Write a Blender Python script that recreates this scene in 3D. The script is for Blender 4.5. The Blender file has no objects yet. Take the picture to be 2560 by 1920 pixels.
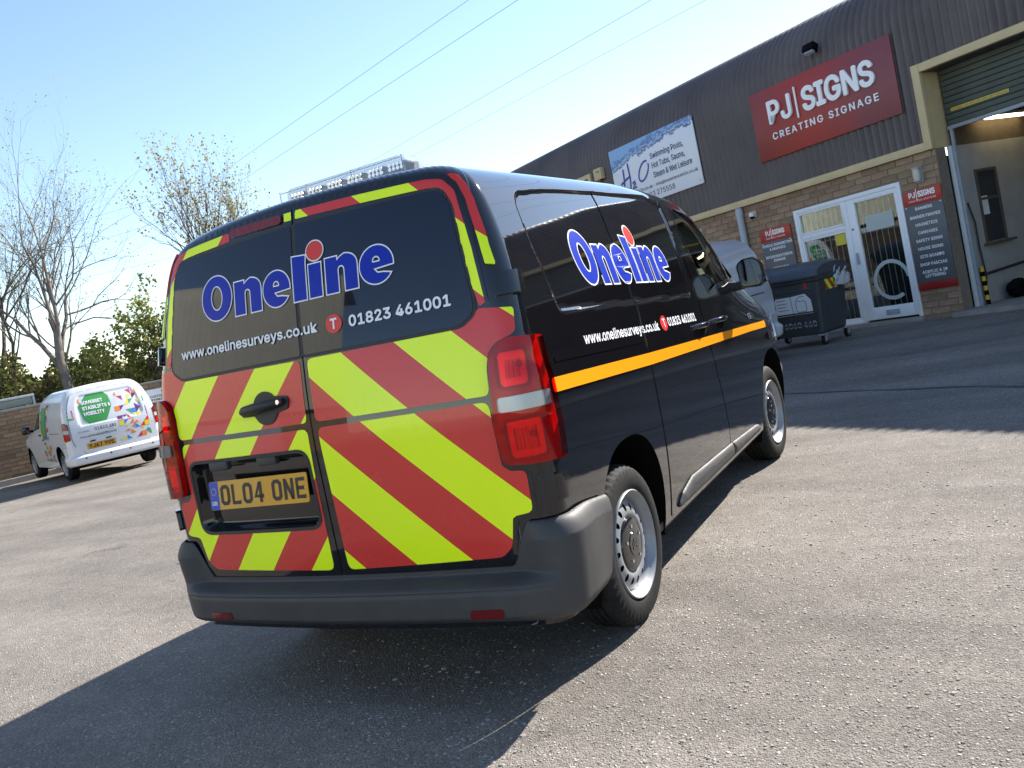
import bpy, bmesh, math, random
import numpy as np
from mathutils import Matrix, Vector
R_ = math.radians
random.seed(7); RNG = np.random.default_rng(7)
SC = bpy.context.scene
COL = SC.collection

# ------------------------------------------------------------------ camera
cam_d = bpy.data.cameras.new('camera'); cam = bpy.data.objects.new('camera', cam_d); COL.objects.link(cam)
CPOS = np.array([2.2868, -2.5239, 1.3715]); YAW, PITCH, ROLL = -.5013, -.0791, -.1937
_f = np.array([math.sin(YAW)*math.cos(PITCH), math.cos(YAW)*math.cos(PITCH), math.sin(PITCH)])
_r = np.array([math.cos(YAW), -math.sin(YAW), 0]); _u = np.cross(_r, _f)
_r2 = math.cos(ROLL)*_r + math.sin(ROLL)*_u; _u2 = -math.sin(ROLL)*_r + math.cos(ROLL)*_u
cam.matrix_world = Matrix(((_r2[0], _u2[0], -_f[0], CPOS[0]), (_r2[1], _u2[1], -_f[1], CPOS[1]), (_r2[2], _u2[2], -_f[2], CPOS[2]), (0, 0, 0, 1)))
cam_d.sensor_width = 36; cam_d.lens = 30.81; cam_d.clip_start = .05; cam_d.clip_end = 2000
SC.camera = cam

# ------------------------------------------------------------------ sky, sun, exposure
SUN_EL = R_(36.0); SUN_AZ = math.atan2(.40, .92)           # direction TO the sun, clockwise from +y
world = bpy.data.worlds.new('World'); SC.world = world; world.use_nodes = True
wn = world.node_tree; wn.nodes.clear()
sky = wn.nodes.new('ShaderNodeTexSky'); sky.sky_type = 'NISHITA'; sky.sun_disc = False
sky.sun_elevation = SUN_EL; sky.sun_rotation = SUN_AZ; sky.air_density = 1.0; sky.dust_density = .15; sky.ozone_density = 1.2
bg = wn.nodes.new('ShaderNodeBackground'); bg.inputs['Strength'].default_value = .085
wo = wn.nodes.new('ShaderNodeOutputWorld')
wn.links.new(sky.outputs[0], bg.inputs[0]); wn.links.new(bg.outputs[0], wo.inputs[0])
sun_d = bpy.data.lights.new('sun', 'SUN'); sun = bpy.data.objects.new('sun', sun_d); COL.objects.link(sun)
sun_d.energy = 4.2; sun_d.angle = R_(.53); sun_d.color = (1, .94, .85)
sd = Vector((math.sin(SUN_AZ)*math.cos(SUN_EL), math.cos(SUN_AZ)*math.cos(SUN_EL), math.sin(SUN_EL)))
sun.rotation_euler = sd.to_track_quat('Z', 'Y').to_euler(); sun.location = (10, 20, 30)
SC.view_settings.view_transform = 'Standard'; SC.view_settings.look = 'None'
SC.view_settings.exposure = 1.6; SC.view_settings.gamma = 1.0; SC.view_settings.use_curve_mapping = False
SC.cycles.max_bounces = 10; SC.cycles.transparent_max_bounces = 16

# ------------------------------------------------------------------ materials
MATS = {}
def M(name, col=(.5, .5, .5), rough=.5, metal=0., coat=0., spec=.5, var=0., vscale=6., bump=0., bscale=60., trans=0., ior=1.45, alpha=1., emit=None, rvar=0.):
    if name in MATS: return MATS[name]
    m = bpy.data.materials.new(name); m.use_nodes = True; MATS[name] = m
    nt = m.node_tree; b = nt.nodes['Principled BSDF']
    b.inputs['Base Color'].default_value = (*col, 1); b.inputs['Roughness'].default_value = rough
    b.inputs['Metallic'].default_value = metal; b.inputs['Coat Weight'].default_value = coat; b.inputs['Coat Roughness'].default_value = .02; b.inputs['Coat IOR'].default_value = 1.5
    b.inputs['Specular IOR Level'].default_value = spec; b.inputs['Transmission Weight'].default_value = trans; b.inputs['IOR'].default_value = ior
    b.inputs['Alpha'].default_value = alpha
    if emit: b.inputs['Emission Color'].default_value = (*emit[0], 1); b.inputs['Emission Strength'].default_value = emit[1]
    if var or bump or rvar:
        tc = nt.nodes.new('ShaderNodeTexCoord')
    if var or rvar:
        n = nt.nodes.new('ShaderNodeTexNoise'); n.inputs['Scale'].default_value = vscale; n.inputs['Detail'].default_value = 6; n.inputs['Roughness'].default_value = .65
        nt.links.new(tc.outputs['Object'], n.inputs['Vector'])
    if var:
        r = nt.nodes.new('ShaderNodeValToRGB'); e = r.color_ramp.elements
        e[0].position = .3; e[1].position = .7
        e[0].color = (*[c*(1-var) for c in col], 1); e[1].color = (*[min(1, c*(1+var)) for c in col], 1)
        nt.links.new(n.outputs['Fac'], r.inputs[0]); nt.links.new(r.outputs[0], b.inputs['Base Color'])
    if rvar:
        mr = nt.nodes.new('ShaderNodeMapRange'); mr.inputs[3].default_value = max(0, rough-rvar); mr.inputs[4].default_value = min(1, rough+rvar)
        nt.links.new(n.outputs['Fac'], mr.inputs[0]); nt.links.new(mr.outputs[0], b.inputs['Roughness'])
    if bump:
        n2 = nt.nodes.new('ShaderNodeTexNoise'); n2.inputs['Scale'].default_value = bscale; n2.inputs['Detail'].default_value = 4
        nt.links.new(tc.outputs['Object'], n2.inputs['Vector'])
        bp = nt.nodes.new('ShaderNodeBump'); bp.inputs['Strength'].default_value = bump; bp.inputs['Distance'].default_value = .01
        nt.links.new(n2.outputs['Fac'], bp.inputs['Height']); nt.links.new(bp.outputs[0], b.inputs['Normal'])
    return m

def stripe_mat(name, slope, c0, period, ca, cb, first_is_a):
    """two colours of reflective vinyl in diagonal bands (flat print), laid out on the panel's own UVs in metres"""
    m = M(name, ca, .26, coat=.3, rvar=.10, vscale=5); nt = m.node_tree; b = nt.nodes['Principled BSDF']
    uv = nt.nodes.new('ShaderNodeUVMap'); uv.uv_map = 'UVMap'
    sx = nt.nodes.new('ShaderNodeSeparateXYZ'); nt.links.new(uv.outputs[0], sx.inputs[0])
    def mth(op, a, bb):
        n = nt.nodes.new('ShaderNodeMath'); n.operation = op
        for i, q in enumerate((a, bb)):
            if q is None: continue
            if isinstance(q, (int, float)): n.inputs[i].default_value = q
            else: nt.links.new(q, n.inputs[i])
        return n.outputs[0]
    c = mth('ADD', sx.outputs[1], mth('MULTIPLY', sx.outputs[0], slope))
    fr = mth('FRACT', mth('DIVIDE', mth('SUBTRACT', c, c0), period), None)
    lt = mth('LESS_THAN', fr, .5)
    tc = nt.nodes.new('ShaderNodeTexCoord'); n = nt.nodes.new('ShaderNodeTexNoise'); n.inputs['Scale'].default_value = 900
    nt.links.new(tc.outputs['Object'], n.inputs['Vector'])
    mix = nt.nodes.new('ShaderNodeMix'); mix.data_type = 'RGBA'
    A, B = (ca, cb) if first_is_a else (cb, ca)
    mix.inputs[6].default_value = (*B, 1); mix.inputs[7].default_value = (*A, 1)
    nt.links.new(lt, mix.inputs[0]); nt.links.new(mix.outputs[2], b.inputs['Base Color'])
    bp = nt.nodes.new('ShaderNodeBump'); bp.inputs['Strength'].default_value = .02; bp.inputs['Distance'].default_value = .002
    nt.links.new(n.outputs['Fac'], bp.inputs['Height']); nt.links.new(bp.outputs[0], b.inputs['Normal'])
    return m

LIME, RED = (.80, 1.0, .004), (.62, .034, .028)
M('black_paint', (.006, .006, .008), .06, coat=1., spec=.3, rvar=.03, vscale=9)
M('black_paint_door', (.006, .006, .008), .06, coat=1., spec=.3, rvar=.03, vscale=9)
M('gap', (.004, .004, .004), .7, spec=.08)
M('black_plastic', (.022, .022, .024), .5, var=.12, vscale=30, bump=.08, bscale=700)
M('grey_plastic', (.045, .045, .047), .55, var=.12, vscale=14, bump=.1, bscale=600)
M('gloss_black', (.008, .008, .009), .12, coat=.6)
M('tyre', (.015, .015, .016), .75, spec=.2, var=.3, vscale=18, bump=.15, bscale=140)
M('rim_steel', (.27, .28, .30), .42, metal=.3, var=.08, vscale=20)
M('chrome', (.8, .8, .82), .12, metal=1.)
M('white_vinyl', (.82, .83, .86), .3); M('blue_vinyl', (.006, .028, .36), .35, spec=.2); M('ball_red', (.66, .035, .03), .3)
M('orange_vinyl', (.9, .30, .003), .3)
M('privacy_glass', (.003, .005, .018), .03, coat=.25, spec=.5)
M('red_lamp', (.40, .005, .004), .08, coat=0., spec=.35)
M('red_bowl', (.95, .10, .05), .25, metal=.6); M('lamp_base', (.50, .008, .006), .25, metal=.2)
M('dark_red', (.13, .006, .006), .15, coat=.6)
M('amber_plate', (.62, .31, .012), .3, coat=.3, var=.05)
M('plate_blue', (.01, .06, .42), .3); M('plate_black', (.012, .012, .012), .4); M('gold', (.75, .55, .1), .4)
M('white_paint', (.64, .66, .70), .22, coat=.6, var=.03, vscale=3)
M('white_plastic', (.72, .73, .75), .4); M('seat_fabric', (.02, .021, .024), .9)
def glass_mat(name, col, alpha_mix, rough=.01):
    m = bpy.data.materials.new(name); m.use_nodes = True; MATS[name] = m; nt = m.node_tree; nt.nodes.clear()
    o = nt.nodes.new('ShaderNodeOutputMaterial'); t = nt.nodes.new('ShaderNodeBsdfTransparent'); t.inputs[0].default_value = (*col, 1)
    g = nt.nodes.new('ShaderNodeBsdfGlossy'); g.inputs['Roughness'].default_value = rough; g.inputs[0].default_value = (1, 1, 1, 1)
    f = nt.nodes.new('ShaderNodeFresnel'); f.inputs[0].default_value = alpha_mix
    mx = nt.nodes.new('ShaderNodeMixShader'); nt.links.new(f.outputs[0], mx.inputs[0]); nt.links.new(t.outputs[0], mx.inputs[1]); nt.links.new(g.outputs[0], mx.inputs[2])
    nt.links.new(mx.outputs[0], o.inputs[0]); return m
glass_mat('tint_glass', (.55, .68, .62), 1.5); glass_mat('clear_glass', (.85, .9, .9), 1.5); glass_mat('red_glass', (.92, .10, .07), 1.45); glass_mat('lens_clear', (.9, .92, .94), 1.45)
M('lens_frost', (.62, .65, .70), .10, alpha=.42, coat=1.)

def leaf_mat(name, col, var):
    m = M(name, col, .8, var=var, vscale=1.4); nt = m.node_tree; b = nt.nodes['Principled BSDF']; src = b.inputs['Base Color'].links[0].from_socket; out = nt.nodes['Material Output']
    d = nt.nodes.new('ShaderNodeBsdfDiffuse'); t = nt.nodes.new('ShaderNodeBsdfTranslucent'); mx = nt.nodes.new('ShaderNodeMixShader'); mx.inputs[0].default_value = .5
    nt.links.new(src, d.inputs[0]); nt.links.new(src, t.inputs[0]); nt.links.new(d.outputs[0], mx.inputs[1]); nt.links.new(t.outputs[0], mx.inputs[2]); nt.links.new(mx.outputs[0], out.inputs[0]); return m
# ------------------------------------------------------------------ object helpers
def link(o, parent=None):
    COL.objects.link(o)
    if parent is not None: o.parent = parent
    return o
def thing(name, label, cat, mat=None, group=None):
    o = bpy.data.objects.new(name, None); COL.objects.link(o); o.empty_display_size = .1
    if mat is not None: o.matrix_world = mat
    return tag(o, label, cat, group)
def tag(o, label, cat, group=None):
    o['label'] = label; o['category'] = cat
    if group: o['group'] = group
    return o
def mk(name, verts, faces, mat, parent=None, smooth=None, normals=None, uv=None, bevel=0, segs=2):
    me = bpy.data.meshes.new(name)
    me.from_pydata([tuple(map(float, v)) for v in verts], [], [tuple(map(int, f)) for f in faces]); me.validate()
    if bevel:
        bm = bmesh.new(); bm.from_mesh(me); bmesh.ops.remove_doubles(bm, verts=bm.verts, dist=1e-5)
        ed = [e for e in bm.edges if len(e.link_faces) == 2 and e.calc_face_angle(0) > .5]
        bmesh.ops.bevel(bm, geom=ed, offset=bevel, segments=segs, affect='EDGES', profile=.5, clamp_overlap=True); bm.to_mesh(me); bm.free()
        if smooth is None: smooth = 40
    if isinstance(mat, str): mat = MATS[mat]
    me.materials.append(mat)
    if uv is not None:
        ul = me.uv_layers.new(name='UVMap')
        li = np.empty(len(me.loops), int); me.loops.foreach_get('vertex_index', li)
        ul.data.foreach_set('uv', np.asarray(uv, float)[li].ravel())
    if normals is not None:
        me.shade_smooth(); me.normals_split_custom_set_from_vertices([tuple(n) for n in normals])
    elif smooth:
        me.shade_smooth(); me.set_sharp_from_angle(angle=R_(smooth))
    o = bpy.data.objects.new(name, me); return link(o, parent)

class MB:
    def __init__(s): s.v = []; s.f = []
    def add(s, v, f):
        n = len(s.v); s.v += [tuple(map(float, q)) for q in v]; s.f += [tuple(i+n for i in q) for q in f]; return s
    def box(s, c, d, rot=None):
        c = np.asarray(c, float); h = np.asarray(d, float)/2
        p = np.array([[x, y, z] for z in (-1, 1) for y in (-1, 1) for x in (-1, 1)])*h
        if rot is not None: p = p @ np.asarray(rot).T
        return s.add(p+c, [(0, 2, 3, 1), (4, 5, 7, 6), (0, 1, 5, 4), (2, 6, 7, 3), (0, 4, 6, 2), (1, 3, 7, 5)])
    def bx(s, x0, x1, y0, y1, z0, z1): return s.box(((x0+x1)/2, (y0+y1)/2, (z0+z1)/2), (x1-x0, y1-y0, z1-z0))
    def tube(s, pts, rad, n=8, cap=True):
        pts = [np.asarray(p, float) for p in pts]; rad = rad if hasattr(rad, '__len__') else [rad]*len(pts)
        base = len(s.v); up = None
        for i, p in enumerate(pts):
            t = pts[min(i+1, len(pts)-1)]-pts[max(i-1, 0)]; t = t/(np.linalg.norm(t)+1e-9)
            if up is None: up = np.array([0, 0, 1.]) if abs(t[2]) < .9 else np.array([1., 0, 0])
            a = np.cross(up, t); a /= np.linalg.norm(a)+1e-9; b = np.cross(t, a); up = b
            for k in range(n):
                th = 2*math.pi*k/n; s.v.append(tuple(p+rad[i]*(math.cos(th)*a+math.sin(th)*b)))
        for i in range(len(pts)-1):
            for k in range(n):
                s.f.append((base+i*n+k, base+i*n+(k+1) % n, base+(i+1)*n+(k+1) % n, base+(i+1)*n+k))
        if cap:
            s.f.append(tuple(base+k for k in range(n))[::-1]); s.f.append(tuple(base+(len(pts)-1)*n+k for k in range(n)))
        return s
    def lathe(s, prof, c=(0, 0, 0), axis='x', n=48, closed=False):
        """prof: list of (radius, along-axis)"""
        base = len(s.v); m = len(prof); c = np.asarray(c, float)
        for k in range(n):
            th = 2*math.pi*k/n; ca, sa = math.cos(th), math.sin(th)
            for r, a in prof:
                p = {'x': (a, r*ca, r*sa), 'y': (r*sa, a, r*ca), 'z': (r*ca, r*sa, a)}[axis]; s.v.append(tuple(c+p))
        for k in range(n):
            for j in range(m-1+(1 if closed else 0)):
                j2 = (j+1) % m; k2 = (k+1) % n
                s.f.append((base+k*m+j, base+k*m+j2, base+k2*m+j2, base+k2*m+j))
        return s
    def prism(s, poly, z0, z1, fr=None):
        """poly in 2D extruded; fr(a,b,h)->xyz"""
        fr = fr or (lambda a, b, h: (a, b, h)); n = len(poly)
        v = [fr(a, b, z0) for a, b in poly]+[fr(a, b, z1) for a, b in poly]
        return s.add(v, [tuple(range(n))[::-1], tuple(range(n, 2*n))]+[(i, (i+1) % n, n+(i+1) % n, n+i) for i in range(n)])
    def build(s, name, mat, parent=None, **k): return mk(name, s.v, s.f, mat, parent, **k)

# ------------------------------------------------------------------ 2D shapes, clipping a grid on a curved surface
def rpoly(pts, r, n=5):
    out = []; N = len(pts); r = r if hasattr(r, '__len__') else [r]*N
    for i in range(N):
        p0, p, p1 = (np.asarray(pts[(i+k) % N], float) for k in (-1, 0, 1))
        a, b = p0-p, p1-p; la, lb = np.linalg.norm(a), np.linalg.norm(b); a /= la; b /= lb
        ang = math.acos(max(-1, min(1, float(a@b))))
        if r[i] <= 0 or ang > 3.05: out.append(tuple(p)); continue
        d = min(r[i]/math.tan(ang/2), .48*la, .48*lb)
        A, B = p+a*d, p+b*d
        for k in range(n+1):
            t = k/n; out.append(tuple((1-t)**2*A+2*t*(1-t)*p+t*t*B))
    return out
def rrect(x0, x1, z0, z1, r, n=5): return rpoly([(x0, z0), (x1, z0), (x1, z1), (x0, z1)], r, n)
def ellipse(cx, cz, rx, rz, n=36): return [(cx+rx*math.cos(2*math.pi*k/n), cz+rz*math.sin(2*math.pi*k/n)) for k in range(n)]
def sdpoly(A, B, poly):
    poly = np.asarray(poly, float); P = np.stack([np.asarray(A, float).ravel(), np.asarray(B, float).ravel()], 1)
    d = np.full(len(P), 1e9); ins = np.zeros(len(P), bool); N = len(poly)
    for i in range(N):
        a, b = poly[i], poly[(i+1) % N]; e = b-a; l = e@e
        if l < 1e-14: continue
        t = np.clip((P-a)@e/l, 0, 1); q = P-a-t[:, None]*e; d = np.minimum(d, (q*q).sum(1))
        c = ((a[1] > P[:, 1]) != (b[1] > P[:, 1]))
        ins ^= c & (P[:, 0] < (b[0]-a[0])*(P[:, 1]-a[1])/(b[1]-a[1]+1e-18)+a[0])
    return (np.sqrt(d)*np.where(ins, -1, 1)).reshape(np.shape(A))
def clip_grid(us, vs, fun):
    U, V = np.meshgrid(us, vs, indexing='ij'); F = fun(U, V); F = np.where(np.abs(F) < 1e-9, 1e-9, F)
    vert = []; ids = {}; faces = []
    def vid(i, j):
        k = (i, j)
        if k not in ids: ids[k] = len(vert); vert.append((U[i, j], V[i, j]))
        return ids[k]
    def eid(p, q):
        k = (p, q) if p < q else (q, p)
        if k not in ids:
            f0, f1 = F[k[0]], F[k[1]]; t = f0/(f0-f1)
            ids[k] = len(vert); vert.append((U[k[0]]+(U[k[1]]-U[k[0]])*t, V[k[0]]+(V[k[1]]-V[k[0]])*t))
        return ids[k]
    I = F < 0
    for i in range(len(us)-1):
        for j in range(len(vs)-1):
            s = int(I[i, j])+int(I[i+1, j])+int(I[i+1, j+1])+int(I[i, j+1])
            if s == 0: continue
            q = [(i, j), (i+1, j), (i+1, j+1), (i, j+1)]
            if s == 4: faces.append([vid(*p) for p in q]); continue
            for tri in ((q[0], q[1], q[2]), (q[0], q[2], q[3])):
                out = []
                for a in range(3):
                    p, r = tri[a], tri[(a+1) % 3]
                    if I[p]: out.append(vid(*p))
                    if I[p] != I[r]: out.append(eid(p, r))
                if len(out) >= 3: faces.append(out)
    return np.array(vert).reshape(-1, 2), faces
def on_surface(surf, P, off=0.):
    e = 1e-4; a, b = P[:, 0], P[:, 1]
    X = surf(a, b); du = surf(a+e, b)-surf(a-e, b); dv = surf(a, b+e)-surf(a, b-e)
    n = np.cross(du, dv); n /= np.linalg.norm(n, axis=1)[:, None]+1e-12
    o = off(a, b) if callable(off) else off
    if callable(off):
        f = lambda aa, bb: surf(aa, bb)+n*np.asarray(off(aa, bb))[:, None]
        du = f(a+e, b)-f(a-e, b); dv = f(a, b+e)-f(a, b-e); n2 = np.cross(du, dv); n2 /= np.linalg.norm(n2, axis=1)[:, None]+1e-12
        return X+n*np.asarray(o)[:, None], n2
    return X+n*o, n
def patch(name, surf, rng, step, fun, mat, parent, off=0., thick=0., flip=False, mirror=False, uv=True):
    us = np.arange(rng[0], rng[1]+step*.999, step); vs = np.arange(rng[2], rng[3]+step*.999, step)
    P, F = clip_grid(us, vs, fun if callable(fun) else (lambda a, b: sdpoly(a, b, fun)))
    X, n = on_surface(surf, P, off)
    if flip: n = -n; F = [f[::-1] for f in F]
    uvs = P.copy()
    if thick:
        cnt = {}
        for f in F:
            for k in range(len(f)): e = (f[k], f[(k+1) % len(f)]); cnt[e] = 1
        be = [e for e in cnt if (e[1], e[0]) not in cnt]
        N = len(X); bv = sorted({i for e in be for i in e}); mp = {i: k for k, i in enumerate(bv)}; K = len(bv)
        rim = {i: np.zeros(3) for i in bv}
        for a, b in be:
            d = np.cross(X[b]-X[a], n[a]); l = np.linalg.norm(d)+1e-12; rim[a] += d/l; rim[b] += d/l
        rn = np.array([rim[i]/(np.linalg.norm(rim[i])+1e-12) for i in bv])
        X = np.concatenate([X, X[bv], X[bv]-n[bv]*thick]); n = np.concatenate([n, rn, rn]); uvs = np.concatenate([uvs, uvs[bv], uvs[bv]])
        F = list(F)+[(N+mp[b], N+mp[a], N+K+mp[a], N+K+mp[b]) for a, b in be]
    if mirror: X = X*np.array([-1, 1, 1]); n = n*np.array([-1, 1, 1]); F = [f[::-1] for f in F]; uvs = uvs*np.array([-1, 1])
    return mk(name, X, F, mat, parent, normals=n, uv=uvs if uv else None)

# flat filled shapes (lettering) through 2D curves
def fill2d(loops, offset=0.):
    cu = bpy.data.curves.new('tmp', 'CURVE'); cu.dimensions = '2D'; cu.fill_mode = 'BOTH'; cu.offset = offset
    for lp in loops:
        sp = cu.splines.new('POLY'); sp.points.add(len(lp)-1); sp.use_cyclic_u = True
        for p, q in zip(sp.points, lp): p.co = (q[0], q[1], 0, 1)
    return _curve_mesh(cu)
def _curve_mesh(cu):
    o = bpy.data.objects.new('tmp', cu); COL.objects.link(o)
    dg = bpy.context.evaluated_depsgraph_get(); me = o.evaluated_get(dg).to_mesh()
    v = np.array([x.co[:2] for x in me.vertices]).reshape(-1, 2); f = [tuple(p.vertices) for p in me.polygons]
    o.evaluated_get(dg).to_mesh_clear(); bpy.data.objects.remove(o); bpy.data.curves.remove(cu)
    # make every face wind counter-clockwise
    ff = []
    for q in f:
        a = sum(v[q[k]][0]*v[q[(k+1) % len(q)]][1]-v[q[(k+1) % len(q)]][0]*v[q[k]][1] for k in range(len(q)))
        ff.append(q if a > 0 else q[::-1])
    return v, ff
_CAP = None
try:                                                     # the sans face that ships inside Blender itself
    import os
    FONT = bpy.data.fonts.load(os.path.join(bpy.utils.system_resource('DATAFILES'), 'fonts', 'Inter.woff2'))
except Exception:
    FONT = None
def text2d(s, cap, width=None, bold=0., spacing=1., res=3):
    """lettering as flat outlines (x, y, layer); bold = stroke growth in cap heights, made of shifted layers"""
    global _CAP
    def raw(t):
        cu = bpy.data.curves.new('tmp', 'FONT'); cu.body = t; cu.font = FONT or cu.font; cu.space_character = spacing; cu.resolution_u = res; cu.fill_mode = 'FRONT'
        return _curve_mesh(cu)
    if _CAP is None: _CAP = float(np.ptp(raw('H')[0][:, 1]))
    v, f = raw(s); v = v-np.array([v[:, 0].min(), 0]); v = v*(cap/(_CAP*(1+2*bold)))
    d = bold*cap; v = v+np.array([d, d])
    if width: v[:, 0] = d+(v[:, 0]-d)*(width-2*d)/(v[:, 0].max()-d)
    sh = [(0, 0)] if not bold else [(0, 0), (d, 0), (-d, 0), (0, d), (0, -d), (d*.7, d*.7), (-d*.7, d*.7), (d*.7, -d*.7), (-d*.7, -d*.7)]
    return merge(*[(np.column_stack([v+np.array(o), np.full(len(v), .00016*k)]), f) for k, o in enumerate(sh)])
def decal(name, vf, mapf, mat, parent, depth=0.):
    """vf=(verts2d, faces); mapf(a,b)->(N,3); real thickness when depth is given; one object for each word"""
    v, f = vf
    if any(w in name for w in ('lettering', 'number', 'characters')) and 'outline' not in name and 'ball' not in name and 'word' not in name and 'plate' != name[-5:] and len(f) > 8:
        ex = sorted((min(v[i][0] for i in q), max(v[i][0] for i in q), k) for k, q in enumerate(f)); hh = np.ptp(v[:, 1]); words = [[]]; hi = ex[0][1]
        for a, b, k in ex:
            if a-hi > .24*hh: words.append([])
            words[-1].append(k); hi = max(hi, b)
        if len(words) > 1:
            for wd_ in words:
                ids = sorted({i for k in wd_ for i in f[k]}); mp = {i: n for n, i in enumerate(ids)}
                o = decal(name+'_word', (v[ids], [tuple(mp[i] for i in f[k]) for k in wd_]), mapf, mat, parent, depth)
            return o
    v, f = vf; lay = v[:, 2] if v.shape[1] > 2 else 0.; X = mapf(v[:, 0], v[:, 1], lay)
    if depth:
        N = len(X); Y = mapf(v[:, 0], v[:, 1], depth+lay); cnt = {}
        for q in f:
            for k in range(len(q)): cnt[(q[k], q[(k+1) % len(q)])] = 1
        side = [(b, a, N+a, N+b) for (a, b) in cnt if (b, a) not in cnt]
        return mk(name, np.concatenate([Y, X]), list(f)+[tuple(i for i in (x[0], x[1], x[2], x[3])) for x in [(b, a, a+N, b+N) for (a, b) in cnt if (b, a) not in cnt]], mat, parent)
    return mk(name, X, f, mat, parent)
def merge(*vfs):
    V = []; F = []; n = 0
    for v, f in vfs: V.append(np.asarray(v)); F += [tuple(i+n for i in q) for q in f]; n += len(v)
    return np.concatenate(V), F
def shift(vf, dx, dy, sx=1, sy=1):
    v = vf[0].copy(); v[:, 0] = v[:, 0]*sx+dx; v[:, 1] = v[:, 1]*sy+dy; return v, vf[1]
# ------------------------------------------------------------------ swept van bodies
def sstep(t): t = np.clip(t, 0, 1); return t*t*(3-2*t)
class Sweep:
    """van body: u runs across the rear, round the corner and along the side; v up the side and over the roof"""
    def __init__(s, W, VB, B, TB, k1, k2, crown, base, bulge, rho, rhot, H, zk, plan, recess=None):
        s.W, s.VB, s.base, s.bulge, s.rho0, s.rhot, s.zk, s.plan, s.recess = W, VB, base, bulge, rho, rhot, zk, plan, recess
        w = float(W(VB)); dw = float((W(VB+.005)-W(VB-.005))/.01)
        A = np.array([w, VB]); B = np.array(B); C1 = A+np.array([dw, 1.])*k1; C2 = B-np.array(TB)*k2
        t = np.linspace(0, 1, 200)[:, None]; bz = (1-t)**3*A+3*(1-t)**2*t*C1+3*(1-t)*t**2*C2+t**3*B
        xs = np.linspace(B[0], 0, 60)[1:]; cr = np.stack([xs, B[1]+crown*(1-(xs/B[0])**2)], 1)
        s.pl = np.concatenate([bz, cr]); s.L = np.concatenate([[0], np.cumsum(np.hypot(*np.diff(s.pl, axis=0).T))])
        s.VMAX = VB+s.L[-1]; s.Htop = B[1]+crown
        hy = np.linspace(-1, 6, 1401); hh = np.interp(hy, [a for a, b in H], [b for a, b in H]); k = np.hanning(61); k /= k.sum()
        s.hy, s.hh = hy, np.convolve(np.pad(hh, 30, mode='edge'), k, 'valid')
    def sect(s, v):
        e = np.clip(v-s.VB, 0, None)
        return np.where(v <= s.VB, s.W(v), np.interp(e, s.L, s.pl[:, 0])), np.where(v <= s.VB, v, np.interp(e, s.L, s.pl[:, 1]))
    def R(s, x, z): return s.base(z)+s.bulge*(np.minimum(np.abs(x), .9)/.75)**2
    def rho(s, v): return s.rho0+(s.rhot-s.rho0)*sstep((v-s.VB)/(s.VMAX-s.VB)*1.6)
    def P(s, u, v, rec=True):
        u = np.asarray(u, float); v = np.asarray(v, float)+0*u; u = u+0*v
        x0, z0 = s.sect(v); xp, zp = s.sect(v+1e-3); xm, zm = s.sect(v-1e-3)
        tx, tz = xp-xm, zp-zm; l = np.hypot(tx, tz)+1e-12; nz = -tx/l*sstep((v-s.VB+.12)/.12); nx = np.sqrt(np.maximum(1-nz*nz, 0)); rho = s.rho(v)
        xe = np.maximum(x0-rho*nx, 0); a = np.clip((u-xe)/rho, 0, np.pi/2)
        d = rho*(1-np.sin(a)); t = rho*(1-np.cos(a))+np.maximum(u-xe-rho*np.pi/2, 0)
        x = np.where(u < xe, u, np.maximum(x0-nx*d, 0)); z = np.where(u < xe, z0-rho*nz, z0-nz*d); t = np.where(u < xe, 0, t)
        bl = sstep(1-t/.9); y = s.R(x, z)*bl+t
        H = np.interp(y, s.hy, s.hh); zz = np.where(z > s.zk, s.zk+(z-s.zk)*(H-s.zk)/(s.Htop-s.zk), z)
        x = x*s.plan(y)
        if rec and s.recess is not None: x = x-np.where((u > xe+rho) & (zz > .9), s.recess(y, zz), 0)
        return np.stack([x, y, zz], -1)
    def vinv(s, y, z):
        H = np.interp(y, s.hy, s.hh); z0 = np.where(z > s.zk, s.zk+(z-s.zk)*(s.Htop-s.zk)/(H-s.zk), z)
        return np.where(z0 <= s.VB, z0, s.VB+np.interp(z0, s.pl[:, 1], s.L))
    def side(s, y, z):
        y = np.asarray(y, float); z = np.asarray(z, float); v = s.vinv(y, z); u = s.W(np.minimum(v, s.VB))+y-.1
        for _ in range(5): u = u+(y-s.P(u, v, False)[..., 1])*.95
        return s.P(u, v)
    def rear(s, u, z):
        u = np.asarray(u, float); z = np.asarray(z, float)
        lo = s.P(u, np.minimum(z, s.VB))
        Q = np.concatenate([np.stack([s.W(np.linspace(1.3, s.VB, 60)), np.linspace(1.3, s.VB, 60)], 1), s.pl[::4]])
        d = np.sqrt(((u[..., None]-Q[:, 0])**2+(z[..., None]-Q[:, 1])**2).min(-1)); rho = s.rho(z+.12)
        d = np.clip(d, .002, rho); hi = np.stack([u, s.R(u, z)+rho-np.sqrt(rho**2-(rho-d)**2), z], -1)
        k = sstep((z-(s.VB-.16))/.08)[..., None]
        return lo*(1-k)+hi*k
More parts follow.
